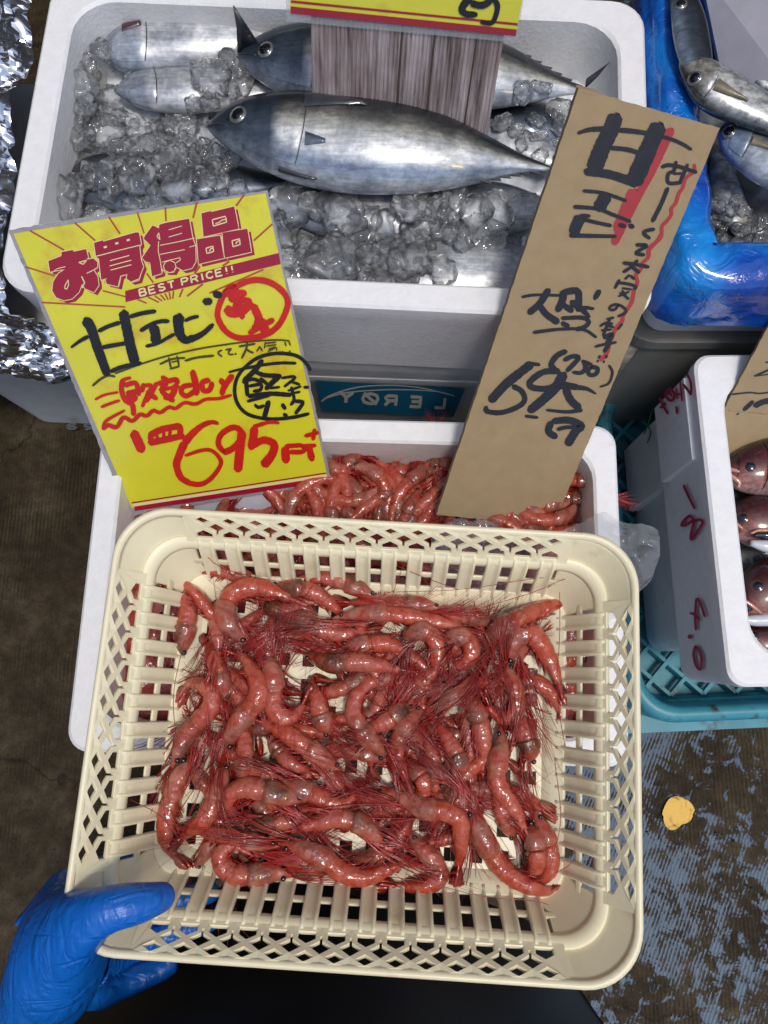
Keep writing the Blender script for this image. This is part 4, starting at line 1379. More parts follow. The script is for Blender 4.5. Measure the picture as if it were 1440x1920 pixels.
    def tail(s, parent, spread, length, mat='fin_dark', up=0.0):
        c = s.c[-1]
        d = unit(s.c[-1] - s.c[-5])
        h = unit(s.h[-6])
        w = max(s.hh[-1], .003)
        V, F = [], []
        for sgn in (1, -1):
            pts = [(0, .2), (.35, .55), (.75, .9), (1.0, 1.0)]
            n0 = len(V)
            for l, k in pts:
                for wd in (0, 1):
                    inner = max(0, k - .34 * (1 - .7 * l))
                    q = k if wd else inner
                    base = c + d * length * (l if wd else l * .62) + h * sgn * (w * (1 - l) + spread * q)
                    for tz in (1, -1):
                        V.append(base + np.array([0, 0, tz * .0012 * (1.2 - l) + up * l]))
            for i in range(3):
                a = n0 + i * 4
                F += [(a, a + 2, a + 6, a + 4), (a + 1, a + 5, a + 7, a + 3), (a, a + 4, a + 5, a + 1), (a + 2, a + 3, a + 7, a + 6)]
            F.append((n0 + 12, n0 + 13, n0 + 15, n0 + 14))
        return mesh('tail_fin', V, F, MAT[mat], parent)

    def finlets(s, parent, side, f0=.76, f1=.97, n=7):
        for i in range(n):
            f = f0 + (f1 - f0) * i / (n - 1)
            th = 0 if side > 0 else math.pi
            p, q = s.pt(f, th), s.pt(min(1, f + .028), th)
            out = unit(s.h[min(s.n - 1, int(f * s.n))]) * side
            k = .0052 * (1 - .4 * i / n)
            tip = q + out * k + (q - p) * .25
            z = np.array([0, 0, .0009])
            V = [p + z, q + z, tip, p - z, q - z]
            mesh('finlet', V, [(0, 1, 2), (3, 2, 4), (0, 2, 3), (1, 4, 2), (0, 3, 4, 1)], MAT['fin_dark'], parent, smooth=False)


def fish_root(name, back, belly, z, label, cat='fish', group=None):
    p = on_z((back[0][0] + back[-1][0]) / 2, (back[0][1] + belly[-1][1]) / 2, z - .03)
    return empty(name, p, label, cat, group)


GB = 'bonito lying on ice in the big foam box'
# the big one on top
back = [(388, 237), (408, 217), (440, 198), (480, 187), (530, 181), (580, 180), (640, 183), (710, 191), (780, 205), (850, 229), (920, 261), (975, 288), (1010, 303), (1034, 313)]
bell = [(388, 240), (402, 256), (432, 279), (480, 308), (540, 333), (600, 348), (660, 356), (720, 358), (790, 356), (850, 349), (910, 338), (960, 327), (1000, 322), (1034, 320)]
r0 = fish_root('bonito', back, bell, .405, 'big silver bonito lying whole on top of the ice, head to the left', group=GB)
f0 = Fish(back, bell, .405, 'bonito', .62, n=60, m=28)
f0.body(r0)
f0.patch('gill_cover', r0, .13, .285, 22, 150, .0011, 'bonito', fbow=.022)
f0.gill_line(r0, .285, 22, 150, .022)
f0.patch('pectoral_fin', r0, .305, .47, 50, 78, .0030, 'fin_dark', taper=.85)
f0.patch('pelvic_fin', r0, .315, .37, 108, 124, .0012, 'bonito_dark', taper=.7)
f0.patch('belly_fin', r0, .24, .35, 158, 172, .003, 'fin_dark', taper=.7)
f0.eye(r0, (449, 218), .0088)
f0.mouth(r0, .085, 112)
f0.finlets(r0, -1, .80, .965, 7)
f0.tail(r0, .05, .045)
# back row, belly up
back = [(188, 84), (215, 62), (250, 46), (310, 36), (380, 31), (450, 33), (520, 42), (580, 58)]
bell = [(192, 92), (212, 122), (250, 134), (310, 132), (380, 126), (440, 116), (500, 100), (580, 66)]
r = fish_root('bonito', back, bell, .37, 'pale bonito with a cut red gill at the back left of the big box', group=GB)
f = Fish(back, bell, .37, 'bonito_belly', .6)
f.body(r)
f.patch('gill_cover', r, .10, .245, 40, 150, .0011, 'bonito_belly', fbow=.02)
f.gill_line(r, .245, 40, 150, .02)
f.patch('gill_cut', r, .155, .245, 58, 84, .0036, 'gill', taper=.5)

b = MB()
tb, tt = on_z(468, 100, .385), on_z(437, 12, .44)
for s_ in (0, .5, 1):
    pass
V = [tb + np.array([-.012, 0, 0]), tb + np.array([.014, 0, 0]), (tb * .4 + tt * .6) + np.array([.006, 0, 0]), tt, (tb * .45 + tt * .55) + np.array([-.004, 0, 0])]
V2 = [v + np.array([0, .003, -.001]) for v in V]
mesh('tail_fin', V + V2, [(0, 1, 2, 4), (4, 2, 3), (5, 9, 7, 6), (9, 8, 7), (0, 5, 6, 1), (1, 6, 7, 2), (2, 7, 8, 3), (3, 8, 9, 4), (4, 9, 5, 0)], MAT['fin_dark'], r)
# second row under ice
back = [(215, 168), (245, 142), (290, 131), (340, 127), (400, 129), (450, 140), (520, 165)]
bell = [(218, 176), (250, 196), (300, 208), (350, 210), (410, 205), (460, 192), (520, 172)]
r = fish_root('bonito', back, bell, .365, 'pale bonito half buried under ice lumps, below the back left one', group=GB)
f = Fish(back, bell, .365, 'bonito_belly', .55)
f.body(r)
f.patch('gill_cover', r, .12, .27, 40, 150, .0011, 'bonito_belly', fbow=.02)
f.gill_line(r, .27, 40, 150, .02)
# dark one behind the grey board
back = [(445, 103), (465, 84), (500, 66), (545, 55), (600, 50), (700, 52), (800, 58), (880, 70), (950, 90), (1010, 120), (1060, 148), (1096, 168)]
bell = [(445, 108), (460, 130), (490, 152), (530, 174), (590, 192), (680, 200), (780, 204), (860, 203), (930, 200), (1000, 190), (1050, 180), (1096, 175)]
r = fish_root('bonito', back, bell, .385, 'dark bonito lying behind the grey board, its tail near the back right corner', group=GB)
f = Fish(back, bell, .385, 'bonito', .55, n=56, m=22)
f.body(r)
f.patch('gill_cover', r, .12, .24, 22, 150, .0011, 'bonito', fbow=.02)
f.gill_line(r, .24, 22, 150, .02)
f.eye(r, (497, 95), .0086)
f.mouth(r, .08, 112)
f.finlets(r, 1, .80, .96, 6)
f.tail(r, .055, .05, up=.01)
# dark head at the left
back = [(116, 330), (140, 314), (170, 300), (220, 291), (290, 289), (370, 296), (450, 312), (540, 335)]
bell = [(116, 336), (135, 362), (170, 382), (230, 394), (300, 398), (380, 392), (460, 372), (540, 343)]
r = fish_root('bonito', back, bell, .36, 'black backed bonito peeping out of ice above the yellow sign', group=GB)
f = Fish(back, bell, .36, 'bonito_dark', .6)
f.body(r)
f.patch('gill_cover', r, .12, .26, 22, 150, .002, 'bonito_dark', fbow=.02)
f.gill_line(r, .26, 22, 150, .02)
f.eye(r, (165, 329), .0092)
f.mouth(r, .08, 110)
# silver ones under and in front of the big one
back = [(500, 372), (560, 362), (640, 354), (720, 352), (800, 348), (880, 342), (950, 348), (1020, 372), (1070, 395)]
bell = [(500, 392), (550, 420), (630, 445), (720, 455), (800, 458), (880, 450), (950, 438), (1020, 418), (1070, 402)]
r = fish_root('bonito', back, bell, .375, 'silver bonito directly below the big one, covered by ice at its head', group=GB)
f = Fish(back, bell, .362, 'bonito_belly', .6)
f.body(r)
f.tail(r, .05, .04)
back = [(600, 500), (670, 470), (740, 456), (820, 448), (900, 450), (980, 464), (1060, 495)]
bell = [(600, 515), (670, 555), (740, 575), (820, 582), (900, 580), (980, 560), (1060, 505)]
r = fish_root('bonito', back, bell, .355, 'silver bonito along the front wall of the big box', group=GB)
f = Fish(back, bell, .352, 'bonito_belly', .6)
f.body(r)
back = [(905, 205), (935, 193), (985, 188), (1030, 200), (1075, 225)]
bell = [(905, 232), (940, 258), (990, 275), (1035, 270), (1075, 240)]
r = fish_root('bonito', back, bell, .365, 'small black backed bonito between the board and the cardboard sign', group=GB)
f = Fish(back, bell, .360, 'bonito_dark', .55)
f.body(r)
back = [(890, 228), (930, 226), (980, 242), (1030, 268), (1080, 300)]
bell = [(890, 262), (930, 285), (980, 304), (1030, 318), (1080, 320)]
r = fish_root('bonito', back, bell, .37, 'pale bonito tail end peeping out behind the big one at the right', group=GB)
f = Fish(back, bell, .372, 'bonito_belly', .5)
f.body(r)

GM = 'horse mackerel in the blue lined box'
back = [(1273, 116), (1290, 111), (1320, 113), (1360, 131), (1410, 160), (1480, 205), (1560, 262), (1640, 325)]
bell = [(1273, 126), (1283, 155), (1305, 190), (1340, 214), (1400, 236), (1470, 262), (1550, 300), (1640, 333)]
r = fish_root('horse_mackerel', back, bell, .41, 'silver horse mackerel with a pale side fin, uppermost in the blue lined box', group=GM)
f = Fish(back, bell, .430, 'mackerel', .58, n=50, m=22)
f.body(r)
f.patch('gill_cover', r, .09, .185, 40, 150, .0018, 'mackerel', fbow=.016)
f.gill_line(r, .185, 75, 150, .010)
f.patch('pectoral_fin', r, .205, .36, 96, 124, .0030, 'fin_pale', taper=.8)
f.eye(r, (1302, 147), .0066)
f.mouth(r, .05, 80)
back = [(1346, 245), (1362, 229), (1395, 226), (1440, 236), (1500, 262), (1580, 310), (1650, 355)]
bell = [(1346, 252), (1358, 283), (1385, 312), (1430, 344), (1490, 362), (1580, 372), (1650, 365)]
r = fish_root('horse_mackerel', back, bell, .395, 'bluish horse mackerel with a round silver eye, right of the cardboard sign top', group=GM)
f = Fish(back, bell, .408, 'mackerel_blue', .58, n=50, m=22)
f.body(r)
f.patch('gill_cover', r, .10, .195, 40, 150, .0018, 'mackerel_blue', fbow=.016)
f.gill_line(r, .195, 75, 150, .010)
f.patch('pectoral_fin', r, .215, .33, 98, 116, .0022, 'fin_pale', taper=.8)
f.eye(r, (1367, 248), .0066)
f.mouth(r, .05, 100)
back = [(1262, -40), (1256, -10), (1258, 30), (1262, 70), (1272, 110), (1290, 150), (1305, 180)]
bell = [(1280, -45), (1305, -10), (1322, 30), (1331, 70), (1336, 110), (1335, 150), (1320, 182)]
r = fish_root('horse_mackerel', back, bell, .40, 'dark horse mackerel standing against the blue bag at the top edge', group=GM)
f = Fish(back, bell, .432, 'bonito_dark', .45, flip=True)
f.body(r)
f.eye(r, (1275, 8), .006)
back = [(1370, 120), (1400, 118), (1440, 128), (1500, 140), (1560, 160)]
bell = [(1372, 128), (1398, 150), (1440, 178), (1500, 190), (1560, 172)]
r = fish_root('horse_mackerel', back, bell, .392, 'horse mackerel half hidden behind the uppermost silver one', group=GM)
f = Fish(back, bell, .385, 'mackerel', .5)
f.body(r)
back = [(1395, 440), (1368, 428), (1345, 400), (1335, 360), (1330, 320), (1332, 290)]
bell = [(1400, 432), (1405, 400), (1392, 360), (1378, 325), (1365, 300), (1345, 285)]
r = fish_root('horse_mackerel', back, bell, .37, 'greyish horse mackerel under ice, head down in the corner of the blue bag', group=GM)
f = Fish(back, bell, .365, 'mackerel', .5)
f.body(r)
f.eye(r, (1382, 428), .006)

GR = 'red fish in the foam box at the right'
for lab, ey, back, bell, zz, mo in [
    ('red fish nearest the folded cardboard flap, topmost of the four', (1405, 877),
     [(1357, 878), (1366, 860), (1385, 843), (1412, 829), (1450, 820), (1520, 822), (1600, 845), (1680, 880)], [(1357, 884), (1366, 905), (1390, 921), (1425, 930), (1470, 938), (1530, 936), (1600, 920), (1680, 890)], .292, 100),
    ('red fish second from the top, mouth open beside a clear wrapping', (1392, 972),
     [(1366, 968), (1372, 950), (1395, 932), (1430, 924), (1480, 920), (1540, 925), (1610, 940), (1690, 970)], [(1366, 976), (1374, 1000), (1400, 1022), (1440, 1032), (1490, 1036), (1550, 1030), (1620, 1010), (1690, 980)], .286, 118),
    ('red fish third from the top with a pale lower jaw', (1421, 1100),
     [(1383, 1118), (1386, 1090), (1402, 1066), (1436, 1046), (1490, 1038), (1550, 1045), (1620, 1066), (1690, 1100)], [(1383, 1126), (1388, 1150), (1410, 1166), (1450, 1172), (1500, 1174), (1560, 1168), (1620, 1148), (1690, 1110)], .29, 112),
    ('red fish lowest of the four, in the rounded corner of the foam box', (1413, 1194),
     [(1391, 1188), (1396, 1172), (1420, 1166), (1460, 1160), (1510, 1160), (1570, 1166), (1630, 1180), (1690, 1200)], [(1391, 1200), (1398, 1222), (1420, 1240), (1460, 1250), (1510, 1254), (1570, 1250), (1630, 1232), (1690, 1208)], .28, 100)]:
    r = fish_root('red_fish', back, bell, zz, lab, group=GR)
    f = Fish(back, bell, zz, 'redfish', .6, n=48, m=22, roll=.3)
    f.body(r)
    f.patch('gill_cover', r, .10, .235, 30, 150, .0018, 'redfish', fbow=.02)
    f.gill_line(r, .235, 30, 150, .02)
    f.eye(r, ey, .0066, 'eye_red')
    f.mouth(r, .12, mo)
    lp_ = MB()
    lp_.tube([f.pt(g, math.radians(mo + 9 - 20 * (1 - g / .12)), .0004) for g in np.linspace(.002, .12, 8)], [.0012, .0022, .0026, .0026, .0024, .002, .0014, .0006], 6)
    lp_.build('lower_lip', MAT['lip'], r)
    f.patch('pectoral_fin', r, .25, .36, 92, 128, .003, 'redfish', taper=-.3)
    f.tail(r, .05, .05, 'redfish')

REDS = [o_ for o_ in S.objects if o_.name.startswith('red_fish')]
for rf, pts, rad, nm, mt, zz in [(REDS[1], [(1408, 1018), (1425, 1022), (1450, 1026), (1480, 1028)], [.003, .006, .0068, .004], 'lower_jaw', 'jaw', .302), (REDS[1], [(1412, 1004), (1430, 1003), (1460, 1008)], [.0015, .0045, .003], 'open_mouth', 'black', .3035), (REDS[1], [(1408, 1000), (1425, 994), (1460, 996)], [.001, .002, .002], 'upper_lip', 'lip', .305),
                             (REDS[2], [(1386, 1160), (1405, 1163), (1430, 1163), (1470, 1160)], [.003, .0055, .006, .004], 'lower_jaw', 'jaw', .300), (REDS[2], [(1383, 1140), (1396, 1139), (1410, 1142)], [.002, .005, .002], 'open_mouth', 'black', .3015), (REDS[2], [(1382, 1130), (1398, 1128), (1418, 1142), (1428, 1150)], [.001, .002, .002, .001], 'upper_lip', 'lip', .304),
                             (REDS[0], [(1358, 884), (1372, 893), (1386, 905), (1384, 915)], [.001, .0022, .0026, .001], 'upper_lip', 'lip', .3005)]:
    b = MB()
    P_ = catmull(pts, 12)
    b.tube([on_z(x, y, zz) for x, y in P_], list(np.interp(np.linspace(0, 1, 12), np.linspace(0, 1, len(rad)), rad)), 10)
    b.build(nm, MAT[mt], rf)

# ------------------------------------------------------------------ ice
def bumpy_bed(name, cx, cy, w, d, z, yaw, amp, sc, mat, parent, label, step=.006, tilt=(0, 0)):
    nx, ny = int(w / step), int(d / step)
    y = math.radians(yaw)
    V, F = [], []
    for j in range(ny + 1):
        for i in range(nx + 1):
            x, yy = (i / nx - .5) * w, (j / ny - .5) * d
            p = (cx + x * math.cos(y) - yy * math.sin(y), cy + x * math.sin(y) + yy * math.cos(y))
            h = mnoise.noise(Vector((p[0] * sc, p[1] * sc, 3.1))) + .6 * mnoise.noise(Vector((p[0] * sc * 2.3, p[1] * sc * 2.3, 7.7)))
            V.append((p[0], p[1], z + amp * h + tilt[0] * x + tilt[1] * yy))
    for j in range(ny):
        for i in range(nx):
            a = j * (nx + 1) + i
            F.append((a, a + 1, a + nx + 2, a + nx + 1))
    n0 = len(V)
    V += [(V[0][0], V[0][1], z - .04), (V[nx][0], V[nx][1], z - .04), (V[ny * (nx + 1) + nx][0], V[ny * (nx + 1) + nx][1], z - .04), (V[ny * (nx + 1)][0], V[ny * (nx + 1)][1], z - .04)]
    F += [tuple(range(0, nx + 1))[::-1] + (n0, n0 + 1), tuple(ny * (nx + 1) + i for i in range(nx + 1)) + (n0 + 2, n0 + 3),
          tuple(j * (nx + 1) for j in range(ny + 1)) + (n0 + 3, n0), tuple(j * (nx + 1) + nx for j in range(ny + 1))[::-1] + (n0 + 1, n0 + 2)]
    CAST.append((V, F))
    o = mesh(name, V, F, MAT[mat], parent)
    return tag(o, label, None, None, 'stuff')


bumpy_bed('crushed_ice', BIG['cx'], BIG['cy'], .500, .265, .345, -3, .008, 60, 'icebed', None, 'crushed ice filling the big bonito box')
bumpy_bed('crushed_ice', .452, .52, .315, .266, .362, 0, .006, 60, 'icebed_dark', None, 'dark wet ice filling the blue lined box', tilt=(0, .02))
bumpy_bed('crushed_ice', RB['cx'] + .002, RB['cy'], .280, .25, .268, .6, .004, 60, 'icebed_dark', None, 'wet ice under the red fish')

allv, allf = [], []
for v, f_ in CAST:
    k = len(allv)
    allv += [Vector(map(float, p)) for p in v]
    allf += [tuple(i + k for i in f) for f in f_]
BVH = BVHTree.FromPolygons(allv, allf)


def top_z(x, y, default):
    h = BVH.ray_cast(Vector((x, y, .9)), Vector((0, 0, -1)))
    return h[0].z if h[0] is not None else default


def ice_mesh(seed, sub=ICO3):
    V, F = sub
    rr = random.Random(seed)
    o = Vector((seed * 3.7, seed * 1.3, seed * .7))
    sc = np.array([rr.uniform(.8, 1.35), rr.uniform(.65, 1.0), rr.uniform(.5, .8)])
    out = []
    for v in V:
        p = Vector(v)
        k = 1 + .55 * mnoise.noise(p * 1.2 + o) + .22 * mnoise.noise(p * 2.6 + o) + .08 * mnoise.noise(p * 5.5 + o)
        q = v * k
        # melted flats
        q = np.sign(q) * np.minimum(np.abs(q), .95)
        out.append(q * sc)
    me = bpy.data.meshes.new('ice_lump')
    me.from_pydata([tuple(p) for p in out], [], [tuple(map(int, f)) for f in F])
    me.materials.append(MAT['ice'])
    me.polygons.foreach_set('use_smooth', np.ones(len(F), bool))
    return me


ICE_MARKS = [(170, 110, 'by the head of the back left bonito'), (160, 220, 'against the left wall of the big box'), (260, 230, 'below the half buried bonito'), (340, 165, 'lying on the half buried bonito'),
             (450, 165, 'under the snout of the dark bonito behind the board'), (350, 260, 'left of the big bonito snout'), (430, 290, 'under the jaw of the big bonito'), (180, 350, 'on the black backed bonito head'), (300, 340, 'just above the yellow sign'),
             (420, 340, 'above the right half of the yellow sign'), (530, 350, 'between the yellow sign corner and the big bonito'), (570, 420, 'just right of the yellow sign'), (580, 500, 'in the front corner beside the yellow sign'), (680, 400, 'on the silver bonito below the big one'),
             (680, 490, 'in the middle along the front wall'), (770, 440, 'between the two silver bonito at the front'), (770, 530, 'against the front wall of the big box'), (880, 410, 'left of the cardboard sign, on silver bonito'), (970, 400, 'touching the cardboard sign edge'),
             (960, 230, 'right of the grey board'), (1030, 220, 'by the top of the cardboard sign'), (1030, 280, 'beside the upper edge of the cardboard sign'),
             (1360, 360, 'below the bluish horse mackerel'), (1360, 430, 'in the corner of the blue bag'), (1420, 400, 'at the right edge of the blue lined box')]
ICEM = [ice_mesh(i + 1) for i in range(16)]
rr = random.Random(21)
ZMAX = .404


def lump(x, y, size, sink, label, group, zdef):
    z = top_z(x, y, zdef)
    if z > ZMAX:
        return None
    o = bpy.data.objects.new('ice_lump', rr.choice(ICEM))
    COL.objects.link(o)
    o.location = (x, y, z + size * sink)
    o.scale = (size, size, size * rr.uniform(.8, 1.1))
    o.rotation_euler = (rr.uniform(-.4, .4), rr.uniform(-.4, .4), rr.uniform(0, 6.3))
    v = np.array([x, y, z]) - CAM
    px, py = 720 + FPX * v[0] / np.dot(v, FW), 960 - FPX * np.dot(v, UP) / np.dot(v, FW)
    near = min(ICE_MARKS, key=lambda q: (q[0] - px) ** 2 + (q[1] - py) ** 2)[2]
    tag(o, ('larger' if size > .017 else 'small') + ' clear ice lump ' + near, 'ice', group)
    return o


def inside(p, poly):
    c = False
    for i in range(len(poly)):
        a, b = poly[i], poly[i - 1]
        if (a[1] > p[1]) != (b[1] > p[1]) and p[0] < (b[0] - a[0]) * (p[1] - a[1]) / (b[1] - a[1] + 1e-9) + a[0]:
            c = not c
    return c


def scatter(poly, n, s0, s1, zref, label, group, gap=.75, avoid=()):
    got = []
    xs, ys = [p[0] for p in poly], [p[1] for p in poly]
    for _ in range(n * 40):
        if len(got) >= n:
            break
        p = (rr.uniform(min(xs), max(xs)), rr.uniform(min(ys), max(ys)))
        if not inside(p, poly) or any(inside(p, a) for a in avoid):
            continue
        s_ = rr.uniform(s0, s1)
        w = on_z(*p, zref)
        if any((w[0] - g[0]) ** 2 + (w[1] - g[1]) ** 2 < (gap * (s_ + g[2])) ** 2 for g in got):
            continue
        got.append((w[0], w[1], s_))
        lump(w[0], w[1], s_, .30, label, group, zref)


IL1, IG1 = 'clear melting ice lump among the bonito left of the big one', 'ice lumps at the left of the big foam box'
IL2, IG2 = 'clear melting ice lump along the front of the big foam box', 'ice lumps at the front of the big foam box'
IL3, IG3 = 'small clear ice lump near the cardboard sign in the big box', 'ice lumps at the right of the big foam box'
IL4, IG4 = 'small wet ice lump beside the horse mackerel', 'ice lumps in the blue lined box'
scatter([(150, 75), (205, 90), (215, 125), (200, 150), (150, 150)], 8, .011, .015, .37, IL1, IG1)
scatter([(225, 200), (140, 165), (150, 290), (250, 290), (420, 300), (440, 275), (395, 250), (390, 225), (430, 195), (470, 150), (430, 130), (380, 180), (320, 200)], 75, .010, .024, .37, IL1, IG1, .48)
scatter([(120, 340), (200, 330), (420, 300), (560, 345), (560, 372), (380, 365), (200, 395), (120, 390)], 34, .010, .022, .37, IL1, IG1, .5)
scatter([(480, 150), (560, 195), (460, 190), (440, 170)], 7, .009, .013, .38, IL1, IG1, .7)
scatter([(530, 385), (600, 362), (700, 372), (760, 380), (800, 430), (760, 470), (770, 500), (720, 540), (545, 525)], 56, .012, .028, .375, IL2, IG2, .46)
scatter([(780, 385), (860, 372), (990, 378), (990, 425), (880, 440), (800, 420)], 14, .013, .027, .385, IL2, IG2, .5)
scatter([(700, 500), (830, 515), (850, 540), (700, 545)], 6, .010, .015, .365, IL2, IG2, .7)
scatter([(960, 185), (1050, 180), (1070, 260), (1010, 300), (930, 240)], 12, .007, .012, .38, IL3, IG3, .8)
scatter([(1345, 330), (1440, 360), (1440, 455), (1350, 455)], 26, .006, .011, .37, IL4, IG4, .7)
# splinters and slush between the lumps
sl_ = MB()
for poly, nn2 in (([(140, 80), (470, 150), (430, 290), (560, 370), (200, 395), (120, 390)], 150), ([(530, 385), (990, 378), (990, 430), (770, 500), (840, 545), (545, 525)], 150), ([(920, 190), (1060, 190), (1010, 300)], 30), ([(1340, 300), (1440, 330), (1440, 455), (1350, 455)], 110)):
    xs, ys = [p[0] for p in poly], [p[1] for p in poly]
    for _ in range(int(nn2 * .9)):
        p = (rr.uniform(min(xs), max(xs)), rr.uniform(min(ys), max(ys)))
        if not inside(p, poly):
            continue
        w = on_z(*p, .37)
        z = top_z(w[0], w[1], .35)
        if z > .368:
            continue
        s_ = rr.uniform(.0028, .0065)
        V, F = ICO1
        sc = np.array([rr.uniform(.6, 1.6), rr.uniform(.5, 1), rr.uniform(.4, .8)])
        a = rr.uniform(0, 6.3)
        ca, sa = math.cos(a), math.sin(a)
        W_ = []
        for v in V:
            q = v * sc * s_ * (1 + .3 * mnoise.noise(Vector(v * 1.7) + Vector((p[0], p[1], 0))))
            W_.append((w[0] + q[0] * ca - q[1] * sa, w[1] + q[0] * sa + q[1] * ca, z + s_ * .3 + q[2]))
        sl_.add(W_, F)
o = sl_.build('ice_slush', MAT['ice'])
tag(o, 'wet slush and splinters of ice between the fish', None, None, 'stuff')

# ------------------------------------------------------------------ foil, bags
def ridged(p, sc, o=0.0):
    return abs(mnoise.noise(Vector((p[0] * sc + o, p[1] * sc - o, o * .37))))


nu, nv = 60, 170
V, F = [], []
prof = [(.78, .40), (.60, .402), (.42, .40), (.372, .392), (.350, .365), (.338, .33), (.326, .292), (.322, .262)]
PR = catmull(prof, nv + 1)
for j in range(nv + 1):
    y_, z_ = PR[j]
    for i in range(nu + 1):
        u = i / nu
        xr = -.333 - .028 * max(0, min(1, (.50 - y_) / .15)) * 0 + (.012 if z_ < .33 else 0) - .035 * max(0, (z_ - .36) / .04) * 0
        if y_ > .345:
            xr = -.347 - .005 * math.sin(y_ * 40) + .005
        else:
            xr = -.345 + .045 * (1 - (z_ - .262) / .12)
        x_ = -.66 + (xr + .66) * u
        p = (x_, y_ + (z_ - .4) * 1.0)
        h = .030 * (ridged(p, 14, 2) - .25) + .022 * (ridged(p, 31, 5) - .2) + .010 * ridged(p, 75, 9)
        ey = 1.0
        V.append((x_ + .004 * mnoise.noise(Vector((p[0] * 50, p[1] * 50, 4))), y_ - (h * .8 if y_ < .36 else 0), z_ + h * ey))
for j in range(nv):
    for i in range(nu):
        a = j * (nu + 1) + i
        F.append((a, a + 1, a + nu + 2, a + nu + 1))
o = mesh('aluminium_foil', V, F, MAT['foil'], smooth=False)
o.data.polygons.foreach_set('use_smooth', np.array([rr.random() < .6 for _ in F]))
tag(o, 'crumpled shiny aluminium foil beside the big foam box', 'foil')

# blue bag over the rim of its box
bag = MB()
per = []
cxb, cyb, wb, db = .452, .52, .384, .335
segs = 26
prof = [(.041, -.045), (.036, -.012), (.029, .008), (.017, .017), (.004, .017), (-.008, .008), (-.0115, -.010), (-.0125, -.026), (-.0128, -.046)]
NP = 140
base = rrect(cxb, cyb, wb, db, .028, 0, 0, 6)
bl = [np.array(p) for p in base] + [np.array(base[0])]
L = np.concatenate([[0], np.cumsum([np.linalg.norm(bl[i + 1] - bl[i]) for i in range(len(bl) - 1)])])
loop = [np.array([np.interp(v, L, [p[j] for p in bl]) for j in range(3)]) for v in np.linspace(0, L[-1], NP + 1)[:-1]]
PRO = catmull(prof, 26)
rings = []
for k, (ins, dz) in enumerate(PRO):
    ring = []
    for i, p in enumerate(loop):
        t = unit(loop[(i + 1) % NP] - loop[i - 1])
        inn = np.array([-t[1], t[0], 0])
        fold = .0055 * mnoise.noise(Vector((i * .16, k * .12, 2))) + .0065 * ridged((i * .33 + k * .14, k * .16), 1, 3) + .003 * ridged((i * .9 - k * .3, k * .3), 1, 8)
        puff = .004 + fold
        hem = (.006 * mnoise.noise(Vector((i * .07, 9, 1))) * (k / 25) ** 2) if k > 18 else 0
        if p[0] < .262 and ins < 0:
            fold *= .2
            puff = .001
        ring.append(p + inn * (ins - puff * (1 if ins < .01 else -1) * .7) + np.array([0, 0, .395 + dz + puff * (1 if -.01 < ins < .04 else 0) + hem]))
    rings.append(ring)
bag.rings(rings)
o = bag.build('plastic_bag', MAT['bluebag'])
tag(o, 'shiny blue plastic bag folded over the rim of the upper right foam box', 'bag')

pa = [on_z(1312, -60, .43), on_z(1520, -60, .43), on_z(1520, 215, .385), on_z(1352, 135, .385)]
pnl = unit(np.cross(pa[1] - pa[0], pa[3] - pa[0]))
if pnl[2] < 0:
    pnl = -pnl
MAT['panel'] = simple('lavender_panel', (.27, .265, .31), .55, var=.12, vscale=30, dirt=(.12, .11, .12), dscale=60, dpos=(.66, .74))
o = slab_quad('divider_board', pa, .006, pnl, MAT['panel'], None)
tag(o, 'speckled lavender grey board behind the horse mackerel in the blue lined box', 'board')
# clear plastic sheet in the shrimp box
nu, nv = 60, 34
V, F = [], []
for j in range(nv + 1):
    for i in range(nu + 1):
        u, v = i / nu, j / nv
        x_ = .045 + .203 * u
        wide = .19 * (1 - u) ** .8 + .040
        yc = .075 + .042 * u
        y_ = yc + wide * (.5 - v) + .012 * mnoise.noise(Vector((x_ * 30, v * 3, 1)))
        y_ = min(y_, .152 + .01 * math.sin(u * 9))
        z_ = .290 + .050 * min(1, max(0, (x_ - .12) / .07)) - .30 * max(0, x_ - .222)
        h = .013 * (ridged((x_, y_), 26, 3) - .1) + .010 * ridged((x_, y_), 62, 6) + .004 * ridged((x_, y_), 140, 8)
        V.append((x_ - .02 * max(0, v - .5) * u, y_, z_ + h))
for j in range(nv):
    for i in range(nu):
        a = j * (nu + 1) + i
        F.append((a, a + 1, a + nu + 2, a + nu + 1))
o = mesh('plastic_sheet', V, F, MAT['film'])
o.data.polygons.foreach_set('use_smooth', np.array([rr.random() < .75 for _ in F]))
tag(o, 'crumpled clear plastic sheet hanging over the shrimp box rim behind the basket', 'plastic sheet')

# ------------------------------------------------------------------ teal crate under the right boxes
cr = empty('plastic_crate', (.50, .17, 0), 'grimy teal mesh crate holding the two foam boxes at the right', 'crate')
CX, CY, CW, CD, CYAW = .515, .185, .470, .430, 2.5
cy_ = math.radians(CYAW)
b = MB()
prof = [(0.004, .012), (.001, .07), (0, .088), (.004, .093), (.009, .095), (.014, .094), (.018, .088), (.021, .060), (.025, .030), (.029, .026), (.029, .021), (.020, .021), (.010, .012)]
b.rings([rrect(CX, CY, CW - 2 * i, CD - 2 * i, .052 - i * .5, cy_, z, 8) for i, z in prof], closed_profile=True)
b.build('rim_wall', MAT['teal'], cr)
b = MB()
b.rings([rrect(CX, CY, CW + .02, CD + .03, .03, cy_, z, 6) for z in (0, .010)], cap0=True, cap1=True)
b.build('base_flange', MAT['teal'], cr, smooth=False)
b = MB()
hx, hy = CW / 2 - .030, CD / 2 - .030
pit = .029


